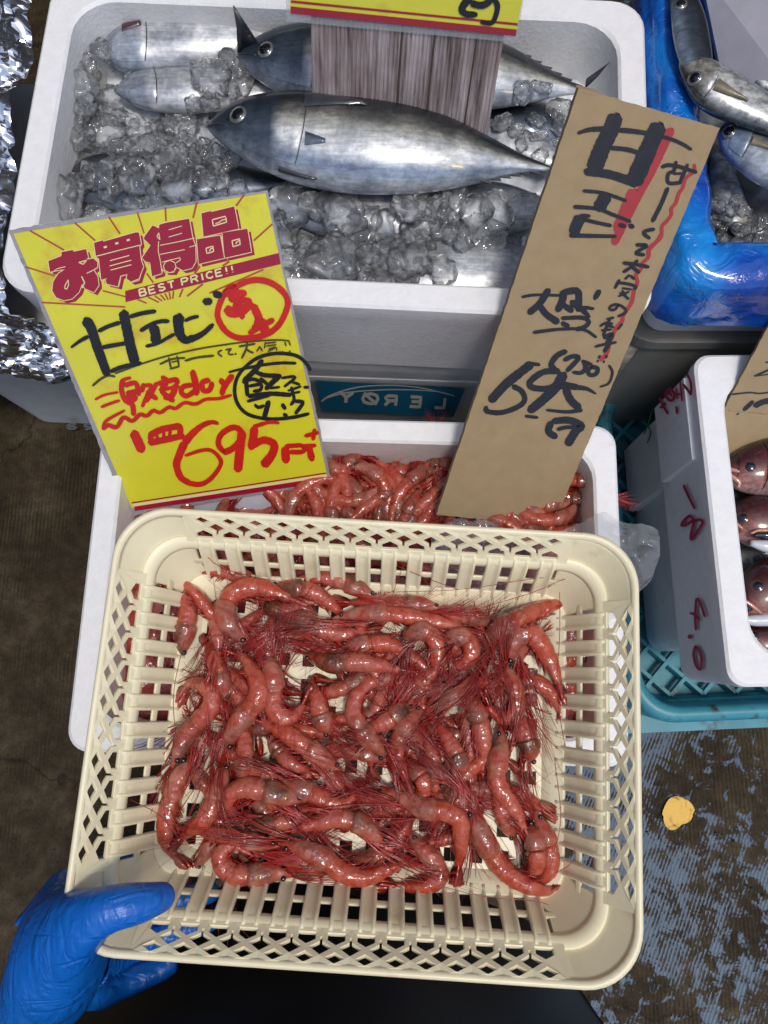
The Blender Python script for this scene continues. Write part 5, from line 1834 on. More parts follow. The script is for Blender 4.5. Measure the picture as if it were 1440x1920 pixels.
def crate_bar(p, q, zz):
    pts = []
    for x, y in (p, q):
        pts.append(np.array([CX + x * math.cos(cy_) - y * math.sin(cy_), CY + x * math.sin(cy_) + y * math.cos(cy_), zz]))
    d = unit(pts[1] - pts[0])
    s_ = np.array([-d[1], d[0], 0]) * .0032
    h = np.array([0, 0, .004])
    V = []
    for p_ in pts:
        V += [p_ - s_ - h, p_ + s_ - h, p_ + s_ * .7 + h, p_ - s_ * .7 + h]
    b.add(V, [(0, 1, 5, 4), (1, 2, 6, 5), (2, 3, 7, 6), (3, 0, 4, 7), (3, 2, 1, 0), (4, 5, 6, 7)])


for sg in (1, -1):
    c = -(hx + hy)
    while c < hx + hy:
        # line y = sg*x + c
        xs = [-hx, hx, (-hy - c) / sg, (hy - c) / sg]
        pts = sorted([(x, sg * x + c) for x in xs if -hx - 1e-6 <= x <= hx + 1e-6 and -hy - 1e-6 <= sg * x + c <= hy + 1e-6])
        if len(pts) >= 2 and pts[-1][0] - pts[0][0] > .01:
            crate_bar(pts[0], pts[-1], .0275 + .0006 * sg)
        c += pit * math.sqrt(2)
o = b.build('mesh_floor', MAT['teal'], cr, smooth=False)
o['kind'] = 'stuff'

# ------------------------------------------------------------------ the cream basket
BX, BY, BZ, BYAW = -.0135, -.0285, .480, math.radians(-3.5)
bas = empty('basket', (BX, BY, BZ - .072), 'cream plastic basket with lattice rim, full of red shrimps, held out in front', 'basket')
BA, BB, BR = .1840, .1445, .036
cb, sb_ = math.cos(BYAW), math.sin(BYAW)
KT = [(0, .0012, -.0006), (1.0, .0140, -.0225), (1.3, .0195, -.028), (2.3, .0355, -.067), (2.5, .041, -.070)]


def bw(x, y, z):
    return np.array([BX + x * cb - y * sb_, BY + x * sb_ + y * cb, BZ + z])


def prof_t(t):
    return np.interp(t, [k[0] for k in KT], [k[1] for k in KT]), np.interp(t, [k[0] for k in KT], [k[2] for k in KT])


def wall_pt(side, u, t, lift=0.0):
    d, z = prof_t(t)
    d1, z1 = prof_t(min(2.5, t + .02))
    d0, z0 = prof_t(max(0, t - .02))
    tn = np.array([d1 - d0, z1 - z0])
    tn = tn / (np.linalg.norm(tn) + 1e-9)
    nd, nz = -tn[1], tn[0]          # towards the inside and up
    d, z = d + nd * lift, z + nz * lift
    if side == 0:
        return bw(u, -(BB - d), z)
    if side == 2:
        return bw(-u, BB - d, z)
    if side == 1:
        return bw(BA - d, u, z)
    return bw(-(BA - d), -u, z)


HX, HY = BA - .047, BB - .047
NXR, NYR = 14, 10


def strip(b, side, pts, w, th, ridge=0.0, mid=True):
    """moulded strip along (u, t) points: width w in u-like units, height th, optional double ridge"""
    n = len(pts)
    rows = []
    if ridge:
        cs = [(-.5, 0), (-.48, th + ridge * .7), (-.40, th + ridge), (-.30, th + ridge * .8), (-.22, th), (.22, th), (.30, th + ridge * .8), (.40, th + ridge), (.48, th + ridge * .7), (.5, 0), (.5, -.001), (-.5, -.001)]
    else:
        cs = [(-.5, -.0004), (-.44, th * .7), (-.25, th), (.25, th), (.44, th * .7), (.5, -.0004), (.46, -.0012), (-.46, -.0012)]
    for i in range(n):
        u, t = pts[i]
        a = pts[min(i + 1, n - 1)]
        c = pts[max(i - 1, 0)]
        # metric direction: one unit of t on the lattice is ~.0236 m
        du, dt = a[0] - c[0], (a[1] - c[1]) * .0236
        l = math.hypot(du, dt) + 1e-9
        pu, ptt = -dt / l, du / l
        rows.append([wall_pt(side, u + pu * k * w, t + ptt * k * w / .0236, h) for k, h in cs])
    m = len(cs)
    V = [p for r_ in rows for p in r_]
    F = []
    for i in range(n - 1):
        for k in range(m):
            F.append((i * m + k, (i + 1) * m + k, (i + 1) * m + (k + 1) % m, i * m + (k + 1) % m))
    F.append(tuple(range(m)))
    F.append(tuple((n - 1) * m + k for k in range(m))[::-1])
    b.add(V, F)


def lattice_cell(b, side, u0, p, first, last):
    um = u0 + p / 2
    hw = .0067

    def dia(c, t, w, h):
        return [(c - w, t), (c, t + h), (c + w, t), (c, t - h)]

    def grow(loop, k):
        cu = sum(q[0] for q in loop) / len(loop)
        ct = sum(q[1] for q in loop) / len(loop)
        return [(cu + (u - cu) * k, ct + (t - ct) * k) for u, t in loop]
    inner = [dia(um, .165, hw * .90, .160), [(um - hw * .85, .72), (um - hw * .85, .92), (um + hw * .85, .92), (um + hw * .85, .72), (um, .575)]]
    e0 = u0 - (.004 if first else 0)
    e1 = u0 + p + (.004 if last else 0)
    # half holes on the cell borders (rhombus with a slit below it)
    hl, sw = .20, .0008
    L_ = lambda g: [(e0, -.03), (e1, -.03)]

    def outline(g):
        w_, h_ = hw * g, hl * g
        o = [(e0, -.03), (e1, -.03)]
        if not last:
            o += [(e1, .47 - h_), (e1 - w_, .47), (e1 - sw * g, .47 + h_ * .86), (e1 - sw * g, .80), (e1, .80)]
        o += [(e1, 1.07), (e0, 1.07)]
        if not first:
            o += [(e0, .80), (e0 + sw * g, .80), (e0 + sw * g, .47 + h_ * .86), (e0 + w_, .47), (e0, .47 - h_)]
        return o
    levels = [(1.12, .0018), (1.0, .0010), (1.0, -.0008)]
    loops = [[outline(g)] + [grow(l, g) for l in inner] for g, _ in levels]
    n = sum(len(l) for l in loops[0])
    V = []
    for (g, h), ls in zip(levels, loops):
        for l in ls:
            V += [wall_pt(side, u, t, h) for u, t in l]
    tri = tessellate_polygon([[Vector((u, t * .0236, 0)) for u, t in l] for l in loops[0]])
    F = [t_ for t_ in tri] + [tuple(i + 2 * n for i in t_)[::-1] for t_ in tri]
    k = 0
    for l in loops[0]:
        c = len(l)
        for i in range(c):
            a, d = k + i, k + (i + 1) % c
            for lv in (0, 1):
                F.append((a + lv * n, d + lv * n, d + (lv + 1) * n, a + (lv + 1) * n))
        k += c
    b.add(V, F)


for side in range(4):
    H = HX if side in (0, 2) else HY
    nr = NXR if side in (0, 2) else NYR
    p = 2 * H / nr
    lat = MB()
    for k in range(nr):
        lattice_cell(lat, side, -H + k * p, p, k == 0, k == nr - 1)
    lat.build('lattice_panel', MAT['cream'], bas, smooth=False)
    rl = MB()
    strip(rl, side, [(-H - .012, 1.80), (-H / 2, 1.80), (0, 1.80), (H / 2, 1.80), (H + .012, 1.80)], .0036, .0006)
    rl.build('cross_rail', MAT['cream'], bas)
    for k in range(nr):
        u = -H + (k + .5) * p
        rb = MB()
        strip(rb, side, [(u, 1.02), (u, 1.16), (u, 1.3), (u, 1.5), (u, 1.8), (u, 2.1), (u, 2.3), (u, 2.42)], p * .60, .0009, .0022)
        rb.build('rib', MAT['cream'], bas)


def bloop(ins, z, seg=9):
    rr_ = max(BR - .55 * ins, .02)
    hx, hy = BA - ins - rr_, BB - ins - rr_
    out = []
    for (sx, sy, a0) in ((1, -1, -90), (1, 1, 0), (-1, 1, 90), (-1, -1, 180)):
        for k in range(seg + 1):
            a = math.radians(a0 + 90 * k / seg)
            out.append(bw(sx * hx + rr_ * math.cos(a), sy * hy + rr_ * math.sin(a), z))
    return out


for nm, prof in (('rim', [(-.0020, -.012), (-.0030, -.003), (-.0026, .0006), (-.0012, .0016), (.0006, .0012), (.0022, -.0004), (.0022, -.0028), (.0010, -.0040), (-.0004, -.005), (-.0014, -.012)]),
                 ('ledge_band', [(.0132, -.0212), (.0145, -.0206), (.0200, -.0262), (.0210, -.0305), (.0201, -.0318), (.0183, -.0295), (.0138, -.0238)]),
                 ('floor_band', [(.0335, -.0625), (.0355, -.0630), (.0395, -.0672), (.0500, -.0688), (.0500, -.0712), (.0380, -.0705)])):
    b = MB()
    b.rings([bloop(i, z) for i, z in prof], closed_profile=True)
    b.build(nm, MAT['cream'], bas)
for (sx, sy) in ((1, -1), (1, 1), (-1, 1), (-1, -1)):
    b = MB()
    rows, rows2 = [], []
    for t in np.linspace(.02, 2.4, 16):
        d, z = prof_t(t)
        for dst, off in ((rows, 0), (rows2, .0018)):
            dd = d - off
            rr_ = max(BR - .55 * d, .02) + off
            hx, hy = BA - d - max(BR - .55 * d, .02), BB - d - max(BR - .55 * d, .02)
            row = []
            fx = max(0, (t - 1.3)) * .008
            e = .004 if t > 1.2 else .001
            row.append(bw(sx * (hx + rr_), sy * (HY - .0008), z))
            for k in range(11):
                a = math.radians(90 * k / 10)
                row.append(bw(sx * (hx + rr_ * math.cos(a)), sy * (hy + rr_ * math.sin(a)), z))
            row.append(bw(sx * (HX - .0008), sy * (hy + rr_), z))
            dst.append(row)
    m = len(rows[0])
    allr = rows + rows2
    V = [p for r_ in allr for p in r_]
    F = []
    R_ = len(rows)
    fl_ip = sx * sy > 0
    for i in range(R_ - 1):
        for k in range(m - 1):
            q4 = (i * m + k, i * m + k + 1, (i + 1) * m + k + 1, (i + 1) * m + k)
            F.append(q4 if not fl_ip else q4[::-1])
            q5 = tuple(x + R_ * m for x in q4)
            F.append(q5[::-1] if not fl_ip else q5)
    for i in range(R_ - 1):
        for k in (0, m - 1):
            F.append((i * m + k, (i + 1) * m + k, (i + 1) * m + k + R_ * m, i * m + k + R_ * m))
    for k in range(m - 1):
        for i in (0, R_ - 1):
            F.append((i * m + k, i * m + k + 1, i * m + k + 1 + R_ * m, i * m + k + R_ * m))
    mesh('corner_panel', V, F, MAT['cream'], bas)
# floor plate with square holes
b = MB()
fw, fd = BA - .049, BB - .049
nx, ny = 14, 10
cw, cd = 2 * fw / nx, 2 * fd / ny
for i in range(nx):
    for j in range(ny):
        x0, y0 = -fw + i * cw, -fd + j * cd
        e, g = .0050, .0047
        o4 = [(x0, y0), (x0 + cw, y0), (x0 + cw, y0 + cd), (x0, y0 + cd)]
        i4 = [(x0 + e, y0 + g), (x0 + cw - e, y0 + g), (x0 + cw - e, y0 + cd - g), (x0 + e, y0 + cd - g)]
        if (i + j) % 1 == 0:
            V = [bw(x, y, -.0692) for x, y in o4] + [bw(x, y, -.0692) for x, y in i4] + [bw(x, y, -.0715) for x, y in i4] + [bw(x, y, -.0715) for x, y in o4]
            F = [(k, (k + 1) % 4, 4 + (k + 1) % 4, 4 + k) for k in range(4)] + [(4 + k, 4 + (k + 1) % 4, 8 + (k + 1) % 4, 8 + k) for k in range(4)] + [(8 + k, 8 + (k + 1) % 4, 12 + (k + 1) % 4, 12 + k) for k in range(4)]
            b.add(V, F)
b.build('floor_panel', MAT['cream'], bas, smooth=False)

# ------------------------------------------------------------------ shrimps
FLOORZ = BZ - .069
HG = .0015
GX0, GY0, GNX, GNY = -.20, -.19, 270, 220


class Heap:
    def __init__(s, z0, x0, y0, nx, ny):
        s.h = np.full((nx, ny), z0)
        s.x0, s.y0, s.z0 = x0, y0, z0

    def win(s, x, y, r):
        i, j, k = int((x - s.x0) / HG), int((y - s.y0) / HG), int(math.ceil(r / HG))
        return slice(max(0, i - k), max(1, i + k + 1)), slice(max(0, j - k), max(1, j + k + 1))

    def top(s, x, y, r):
        a = s.h[s.win(x, y, r)]
        return float(a.max()) if a.size else s.z0

    def put(s, x, y, r, z):
        w = s.win(x, y, r)
        a = s.h[w]
        if a.size:
            np.maximum(a, z, out=a)


RSH = [(0, .13), (.05, .33), (.11, .58), (.18, .82), (.26, .98), (.335, 1.03), (.352, .90), (.42, .97), (.54, .93), (.66, .78), (.75, .56), (.83, .38), (.88, .30), (.92, .27)]


def shrimp_geo(path, width, rnd, dark, heap=None, press=.55, z_fix=None, strands=11, low=1.0):
    """path: list of xy (world) from head to tail; returns mesh builders for the parts"""
    n = 52
    width = width * 1.13
    P2 = catmull(path, n)
    seg = np.concatenate([[0], np.cumsum([np.linalg.norm(P2[i + 1] - P2[i]) for i in range(n - 1)])])
    L = seg[-1]
    nb = int(n * .865)
    R = [lerp_tab(RSH, i / (n - 1)) * width / 2 for i in range(n)]
    if heap is not None:
        zb = [heap.top(P2[i][0], P2[i][1], R[i] * .45) for i in range(n)]
        zb = np.convolve(np.pad(zb, 6, 'edge'), np.ones(13) / 13, 'valid')
        zz = [heap.z0 + (zb[i] - heap.z0) * press + R[i] * .92 for i in range(n)]
    else:
        zz = [z_fix + R[i] for i in range(n)]
    P = [np.array([P2[i][0], P2[i][1], zz[i]]) for i in range(n)]
    # sign of the curl: belly is on the inside of the bend
    cs = 0
    for i in range(4, n - 4):
        a, c = P[i] - P[i - 4], P[i + 4] - P[i]
        cs += a[0] * c[1] - a[1] * c[0]
    sg = 1 if cs > 0 else -1
    body = MB()
    m = 14
    fr = []
    V, A = [], []
    for i in range(nb):
        T = unit(P[min(i + 2, n - 1)] - P[max(i - 2, 0)])
        sd = unit(np.cross(np.array([0, 0, 1.0]), T)) * sg     # towards the belly
        up = unit(np.cross(T, sd)) * sg
        if up[2] < 0:
            up = -up
        fr.append((T, sd, up))
        f = i / (n - 1)
        r = R[i]
        ph = 0
        if f > .345:
            ph = ((f - .345) / .52 * 6) % 1.0
            r *= .96 + .075 * ph ** .8
        for k in range(m):
            th = 2 * math.pi * k / m
            c_, s_ = math.cos(th), math.sin(th)
            rr_ = r * (1.08 if f < .36 else 1.0)
            V.append(P[i] + sd * c_ * rr_ * (1.0 if c_ < 0 else .92) + up * s_ * r * .88)
            A.append((f, ph, dark))
    F = []
    for i in range(nb - 1):
        for k in range(m):
            q4 = (i * m + k, i * m + (k + 1) % m, (i + 1) * m + (k + 1) % m, (i + 1) * m + k)
            F.append(q4 if sg < 0 else q4[::-1])
    F.append(tuple(range(m)) if sg > 0 else tuple(range(m))[::-1])
    F.append(tuple((nb - 1) * m + k for k in range(m)))
    body.add(V, F, A)
    # the edge of the head shell: a thin lip
    # rostrum
    T0 = fr[0][0]
    ro = P[0] - T0 * L * .17 + np.array([0, 0, .001])
    body.tube([P[2] + fr[2][2] * R[2] * .4, P[0] + fr[0][2] * R[0] * .3, (P[0] + ro) / 2, ro], [R[0] * .5, R[0] * .42, .0007, .0002], 5, attr=[(0.02, .5, dark)] * 20)
    # tail fan
    tail = MB()
    base = P[nb - 2]
    Tt = unit(P[-1] - P[nb - 4])
    sdt, upt = fr[-1][1], fr[-1][2]
    ln = L * .185
    spread = rnd.uniform(.08, .30)
    for k, a in enumerate((-2, -1, 0, 1, 2)):
        d = unit(Tt + sdt * a * spread * .62)
        w_ = np.cross(np.array([0, 0, 1.0]), d)
        wd = width * (.18 if a else .12)
        ll = ln * (1.0 - .04 * abs(a)) * (1.1 if a else .82)
        zo = upt * (.0012 * (2 - abs(a)) - .0004 * a)
        V = []
        for f, ww, hh in ((0, .55, .9), (.3, 1.0, 1.0), (.7, 1.05, .7), (.93, .7, .35), (1.0, .2, .15)):
            c = base + d * ll * f + zo
            V += [c - w_ * wd * ww, c + upt * .0011 * hh, c + w_ * wd * ww, c - upt * .0008 * hh]
        F = []
        for i in range(4):
            for j in range(4):
                F.append((i * 4 + j, i * 4 + (j + 1) % 4, (i + 1) * 4 + (j + 1) % 4, (i + 1) * 4 + j))
        F.append((16, 17, 18, 19))
        tail.add(V, F, [(1.0, .5, 0)] * 20)
    # eyes
    i = 4
    T, sd, up = fr[i]
    er = width * .125
    eyes = [P[i] + up * R[i] * .72 - sd * R[i] * .62 - T * er * .3, P[i] - up * R[i] * .1 + sd * R[i] * 1.0 - T * er * .2]
    # legs, feelers
    legs = MB()

    def strand(p, d, ln_, r0, bend, nseg=7, drop=.5, sag=True):
        pts = [np.array(p)]
        d = unit(np.array(d))
        for k in range(nseg):
            ang = bend / nseg + rnd.uniform(-.03, .03)
            ca, sa = math.cos(ang), math.sin(ang)
            d = np.array([d[0] * ca - d[1] * sa, d[0] * sa + d[1] * ca, d[2] * .6])
            q = pts[-1] + d * ln_ / nseg
            if heap is not None and sag:
                ht = heap.top(q[0], q[1], .002) + .0007
                q[2] = max(ht, q[2] - .0016) if rnd.random() < .8 else q[2]
                q[2] = min(q[2], ht + .010)
            elif sag:
                q[2] = max(z_fix + .0005, q[2] - .001)
            pts.append(q)
        for _ in range(2):
            for a in range(1, len(pts) - 1):
                pts[a][2] = .25 * pts[a - 1][2] + .5 * pts[a][2] + .25 * pts[a + 1][2] + .0002
        k = len(pts)
        legs.tube(pts, [r0 * (1 - .75 * i / (k - 1)) for i in range(k)], 3, cap=False)
    flow = rnd.uniform(-.8, .8)
    for cl in range(4):      # walking legs lie in wet clumps
        f0 = .06 + .075 * cl + rnd.uniform(0, .03)
        side_ = rnd.uniform(.0, .45)
        ln0 = L * rnd.uniform(.42, .85) * low
        cf = flow + rnd.uniform(-.5, .5)
        for k in range(max(2, int(strands * .25))):
            i = int((f0 + rnd.uniform(-.02, .02)) * (n - 1))
            T, sd, up = fr[i]
            p = P[i] + sd * R[i] * .8 + up * R[i] * rnd.uniform(-.3, .4)
            strand(p, -T * 1.1 + sd * (side_ + rnd.uniform(-.09, .09)), ln0 * rnd.uniform(.7, 1.1), rnd.uniform(.00038, .00070), cf + rnd.uniform(-.16, .16), 12)
    cf = flow + rnd.uniform(-.4, .4)
    for k in range(int(strands * .42)):
        T, sd, up = fr[1]
        strand(P[1] + sd * R[1] * rnd.uniform(-.4, .8) + up * R[1] * .3, -T + sd * rnd.uniform(-.10, .16), L * rnd.uniform(.5, 1.05) * low, rnd.uniform(.00026, .00042), cf + rnd.uniform(-.25, .25), 12)
    for k in range(3):
        T, sd, up = fr[1]
        strand(P[1] + up * R[1] * .4, -T + sd * rnd.uniform(-.5, .7), L * rnd.uniform(.55, 1.1) * low ** 3, .00028, rnd.uniform(.6, 1.8), 14)
    for k in range(5):      # swimming legs, folded back along the belly
        f = .40 + .34 * k / 5
        i = int(f * (n - 1))
        T, sd, up = fr[i]
        for q in (0, 1):
            strand(P[i] + sd * R[i] * .80 + up * R[i] * (.25 - .4 * q), T * rnd.uniform(.7, 1.3) + sd * rnd.uniform(.25, .6), width * rnd.uniform(.40, .62), width * .075, .3, 4)
    if heap is not None:
        for i in range(nb):
            heap.put(P[i][0], P[i][1], R[i] * .8, P[i][2] + R[i] * .80)
    return body, tail, legs, eyes, er, P


def make_shrimp(path, width, rnd, dark, label, group, heap=None, **k):
    body, tail, legs, eyes, er, P = shrimp_geo(path, width, rnd, dark, heap, **k)
    c = P[len(P) // 2]
    root = empty('shrimp', (c[0], c[1], c[2] - width / 2), label, 'shrimp', group)
    body.build('body', MAT['shrimp'], root)
    tail.build('tail_fan', MAT['shrimp'], root)
    o_ = legs.build('legs', MAT['legs'], root)
    o_['kind'] = 'stuff'
    IV, IF = ICO1
    for e in eyes:
        mesh('eye', [e + v * er for v in IV], IF, MAT['black'], root)
    return root


heap = Heap(FLOORZ, GX0, GY0, GNX, GNY)
GS = 'red shrimps in the cream basket'
BURIED = 'red shrimp buried under others in the cream basket, little of it showing'
# (zoom, label, darkness 0 pale .. 1 brown head, width in picture pixels, path head to tail), lowest first
SH = [
    ('D', 'brown headed shrimp lying near the middle of the basket under the reds', .8, 30, [(440, 490), (480, 390), (480, 280), (450, 180), (420, 90)]),
    ('C', BURIED, .7, 28, [(830, 150), (870, 230), (950, 330), (1060, 390), (1160, 430)]),
    ('C', BURIED, .4, 28, [(920, 440), (850, 420), (760, 390), (700, 430), (640, 520)]),
    ('C', BURIED, .3, 28, [(1200, 1090), (1080, 1010), (950, 950), (840, 900), (760, 840)]),
    ('A', 'shrimp with a greenish brown head in the hollow of the big curled one', .9, 27, [(730, 330), (830, 365), (940, 375), (1050, 330), (1130, 280)]),
    ('A', 'dark bodied shrimp lying upright left of the diagonal pink one', .6, 30, [(515, 990), (490, 850), (440, 730), (380, 620), (330, 540)]),
    ('B', 'brown glossy shrimp head near the far wall of the basket', 1, 32, [(840, 410), (720, 370), (620, 355), (500, 330), (400, 320)]),
    ('B', 'long spiky red shrimp along the far wall of the basket', .5, 28, [(540, 320), (420, 292), (280, 282), (120, 285), (-20, 275), (-120, 270)]),
    ('D', 'black headed shrimp right of the basket middle with an orange tail part', 1, 34, [(690, -110), (735, 0), (775, 120), (790, 230), (790, 320), (780, 400)]),
    ('D', 'very dark shrimp lying head down by the right wall of the basket', 1, 36, [(1075, 330), (1060, 220), (1030, 120), (990, 30), (960, -50)]),
    ('D', 'dull pink shrimp between two brighter ones near the lower right', .5, 30, [(985, 790), (940, 690), (890, 590), (860, 510), (830, 430)]),
    ('D', BURIED, .5, 28, [(540, 440), (600, 510), (660, 550), (740, 560), (800, 600)]),
    ('D', 'brown shrimp head pointing down beside the orange one in the middle', .8, 32, [(690, 420), (640, 310), (590, 210), (540, 130), (490, 50)]),
    ('D', BURIED, .3, 28, [(330, 300), (390, 380), (430, 450), (420, 540), (360, 600)]),
    ('D', 'shrimp along the right end of the basket with red legs standing up', .2, 32, [(1100, 620), (1150, 740), (1185, 860), (1190, 960), (1140, 1040), (1050, 1070)]),
    ('D', 'shrimp with a dark eye lying upright in the lower right corner', .35, 33, [(1055, 680), (1090, 790), (1105, 900), (1085, 1000), (1010, 1060)]),
    ('A', 'shrimp curling round the top left corner, its tail pointing down', .1, 27, [(740, 165), (600, 135), (460, 105), (350, 100), (280, 145), (290, 230)]),
    ('A', 'shrimp lying head down along the left wall of the basket', .45, 36, [(205, 690), (228, 570), (252, 430), (262, 300), (240, 200), (205, 120)]),
    ('A', 'orange shrimp with its tail stretched to the top left corner', .05, 25, [(470, 700), (460, 560), (430, 430), (350, 320), (270, 225), (190, 160), (100, 130)]),
    ('A', 'pinkish shrimp at the top with a dark head to the right', .8, 31, [(1540, 300), (1430, 240), (1300, 180), (1180, 150), (1050, 160), (900, 160)]),
    ('A', 'shrimp with an orange tail hanging down below the far wall', .6, 30, [(800, 200), (940, 225), (1080, 245), (1180, 300), (1270, 375), (1370, 480)]),
    ('A', 'shrimp with a greenish head and pale red back in the upper middle', .7, 32, [(815, 480), (930, 455), (1040, 445), (1140, 495), (1240, 530), (1400, 530), (1570, 505)]),
    ('B', 'bright red shrimp lying lengthwise, its dark red tail at the centre right', .1, 30, [(-130, 380), (0, 355), (130, 345), (260, 352), (400, 375), (560, 405), (680, 440), (815, 490)]),
    ('C', 'shrimp lying upright below the diagonal pink one', .3, 30, [(660, 490), (672, 360), (680, 240), (660, 120), (640, 10)]),
    ('C', 'red shrimp reaching down the left side to the near left corner', .3, 34, [(330, 290), (270, 420), (215, 560), (180, 700), (170, 840), (215, 940), (320, 1040)]),
    ('C', 'brownish shrimp in a row above the long orange tail', .7, 27, [(680, 745), (800, 735), (950, 722), (1080, 690), (1190, 660)]),
    ('C', 'straight red shrimp pointing left, near the near left corner', .2, 29, [(900, 890), (780, 865), (650, 840), (520, 810), (380, 795), (240, 785)]),
    ('A', 'shrimp bent double on the left with its red tail on the basket wall', .35, 35, [(140, 1450), (190, 1330), (240, 1210), (330, 1120), (415, 1030), (425, 940), (350, 880), (250, 875), (150, 1030)]),
    ('C', 'shrimp with a shiny black eye pointing down to the near left corner', .2, 34, [(548, 330), (530, 430), (490, 570), (430, 690), (320, 790), (180, 895)]),
    ('B', 'shrimp curled at the centre right with a ring shaped back', .05, 32, [(310, 540), (335, 475), (420, 450), (490, 510), (500, 610), (475, 700), (430, 780)]),
    ('B', 'curled shrimp right of the ring shaped one', .1, 32, [(560, 560), (580, 490), (660, 490), (705, 560), (670, 630), (585, 660), (510, 690)]),
    ('B', 'grey headed shrimp pointing up and right at the centre', .75, 32, [(350, 870), (265, 930), (175, 990), (90, 1010), (10, 1000)]),
    ('D', 'smooth orange shrimp bending down the middle of the basket', 0, 31, [(430, -20), (365, 60), (300, 150), (272, 250), (295, 350), (330, 430), (365, 520)]),
    ('B', 'shrimp arching like a question mark, its dark head down', .8, 32, [(205, 1230), (150, 1130), (80, 1050), (20, 960), (10, 880), (50, 800), (130, 750), (250, 755)]),
    ('C', 'pink shrimp lying slantwise in the middle left', .15, 33, [(1300, 400), (1180, 315), (1060, 230), (930, 145), (800, 85), (670, 40)]),
    ('A', 'shrimp with a dark eye hanging head down at the upper middle', .45, 32, [(1215, 1225), (1170, 1110), (1140, 1000), (1115, 910), (1080, 820)]),
    ('C', 'round backed shrimp in the near left, its head to the right', .55, 36, [(985, 1085), (860, 1060), (720, 1068), (590, 1055), (520, 970), (570, 890), (680, 900), (750, 970)]),
    ('C', 'shrimp with a folded body sliding to the right, near the near wall', .1, 34, [(880, 870), (1020, 880), (1180, 950), (1310, 1050), (1450, 1085), (1620, 1030), (1860, 940)]),
    ('D', 'shrimp doubled back along the near wall of the basket', .1, 30, [(330, 740), (420, 840), (500, 930), (525, 1010), (440, 1065), (300, 1070), (140, 1045)]),
    ('D', 'long shrimp running down to a red tail in the near right corner', .15, 34, [(690, 560), (760, 700), (820, 830), (890, 940), (1000, 1030), (1110, 1080), (1200, 1100), (1335, 1015)]),
    ('B', 'shrimp with its body slanting to a dark red tail at the right', .1, 29, [(480, 930), (540, 870), (640, 805), (740, 745), (915, 765)]),
    ('B', 'curved orange shrimp by the right wall, its tail hanging lowest', .0, 28, [(1000, 870), (985, 800), (1010, 750), (1075, 745), (1150, 795), (1205, 870), (1248, 1010)]),
    ('B', 'fat orange shrimp arched by the right wall, below the straight tail', .0, 37, [(960, 660), (935, 560), (965, 480), (1040, 462), (1110, 530), (1170, 630), (1210, 730), (1242, 870)]),
    ('B', 'shrimp stretching its straight tail to the far right corner', .3, 33, [(760, 640), (800, 560), (840, 470), (910, 410), (1020, 360), (1150, 305), (1280, 270), (1420, 245)]),
    ('A', 'pale pink shrimp with a dark eye pointing left, in the upper middle', .0, 31, [(1285, 612), (1420, 610), (1560, 600), (1660, 615), (1718, 670), (1690, 760)]),
    ('A', 'shrimp with a brown head and a squared pink body at the centre', .85, 33, [(1020, 660), (1130, 700), (1250, 730), (1380, 720), (1540, 740), (1680, 775), (1830, 795)]),
    ('A', 'big curled shrimp shaped like a letter C at the upper left', .05, 38, [(690, 600), (650, 560), (570, 500), (520, 410), (535, 300), (620, 230), (760, 225), (920, 285), (1090, 350)]),
    ('A', 'shrimp hooked like a letter U with long red feelers, left of centre', .5, 34, [(775, 640), (820, 750), (840, 880), (835, 1000), (880, 1085), (960, 1090), (1035, 1010), (1075, 890)]),
    ('B', 'grey pink shrimp hooked like a letter J at the right', .35, 29, [(915, 620), (935, 720), (968, 830), (960, 920), (900, 960), (830, 920), (790, 860), (775, 790)]),
    ('C', 'shrimp with a straight pink back and a dark eye, below the centre', .15, 33, [(890, 440), (985, 485), (1100, 535), (1240, 605), (1340, 600), (1400, 535), (1430, 460)]),
    ('C', 'shrimp rolled up in a spiral with a dark head, lower left', .85, 36, [(1070, 605), (940, 560), (810, 525), (680, 505), (590, 550), (575, 630), (650, 690), (730, 680)]),
    ('D', 'bright shrimp with a right angle bend in the lower middle', .1, 34, [(215, 475), (310, 530), (420, 590), (540, 605), (635, 650), (655, 760), (655, 890), (620, 1120)]),
    ('D', 'shrimp curving down from the dark head by the right wall', .35, 33, [(900, 95), (905, 200), (880, 320), (870, 430), (920, 520), (990, 620), (1035, 720), (1105, 845)]),
    ('D', 'shrimp with a black head and a long straight orange tail, near the near wall', 1, 32, [(230, 830), (140, 765), (45, 690), (-70, 655), (-220, 690), (-340, 720), (-490, 755)]),
    ('A', 'pink shrimp lying diagonally with its tail pointing up left', .1, 36, [(500, 1350), (540, 1230), (620, 1105), (715, 995), (740, 895), (680, 770), (600, 680), (430, 625)]),
]
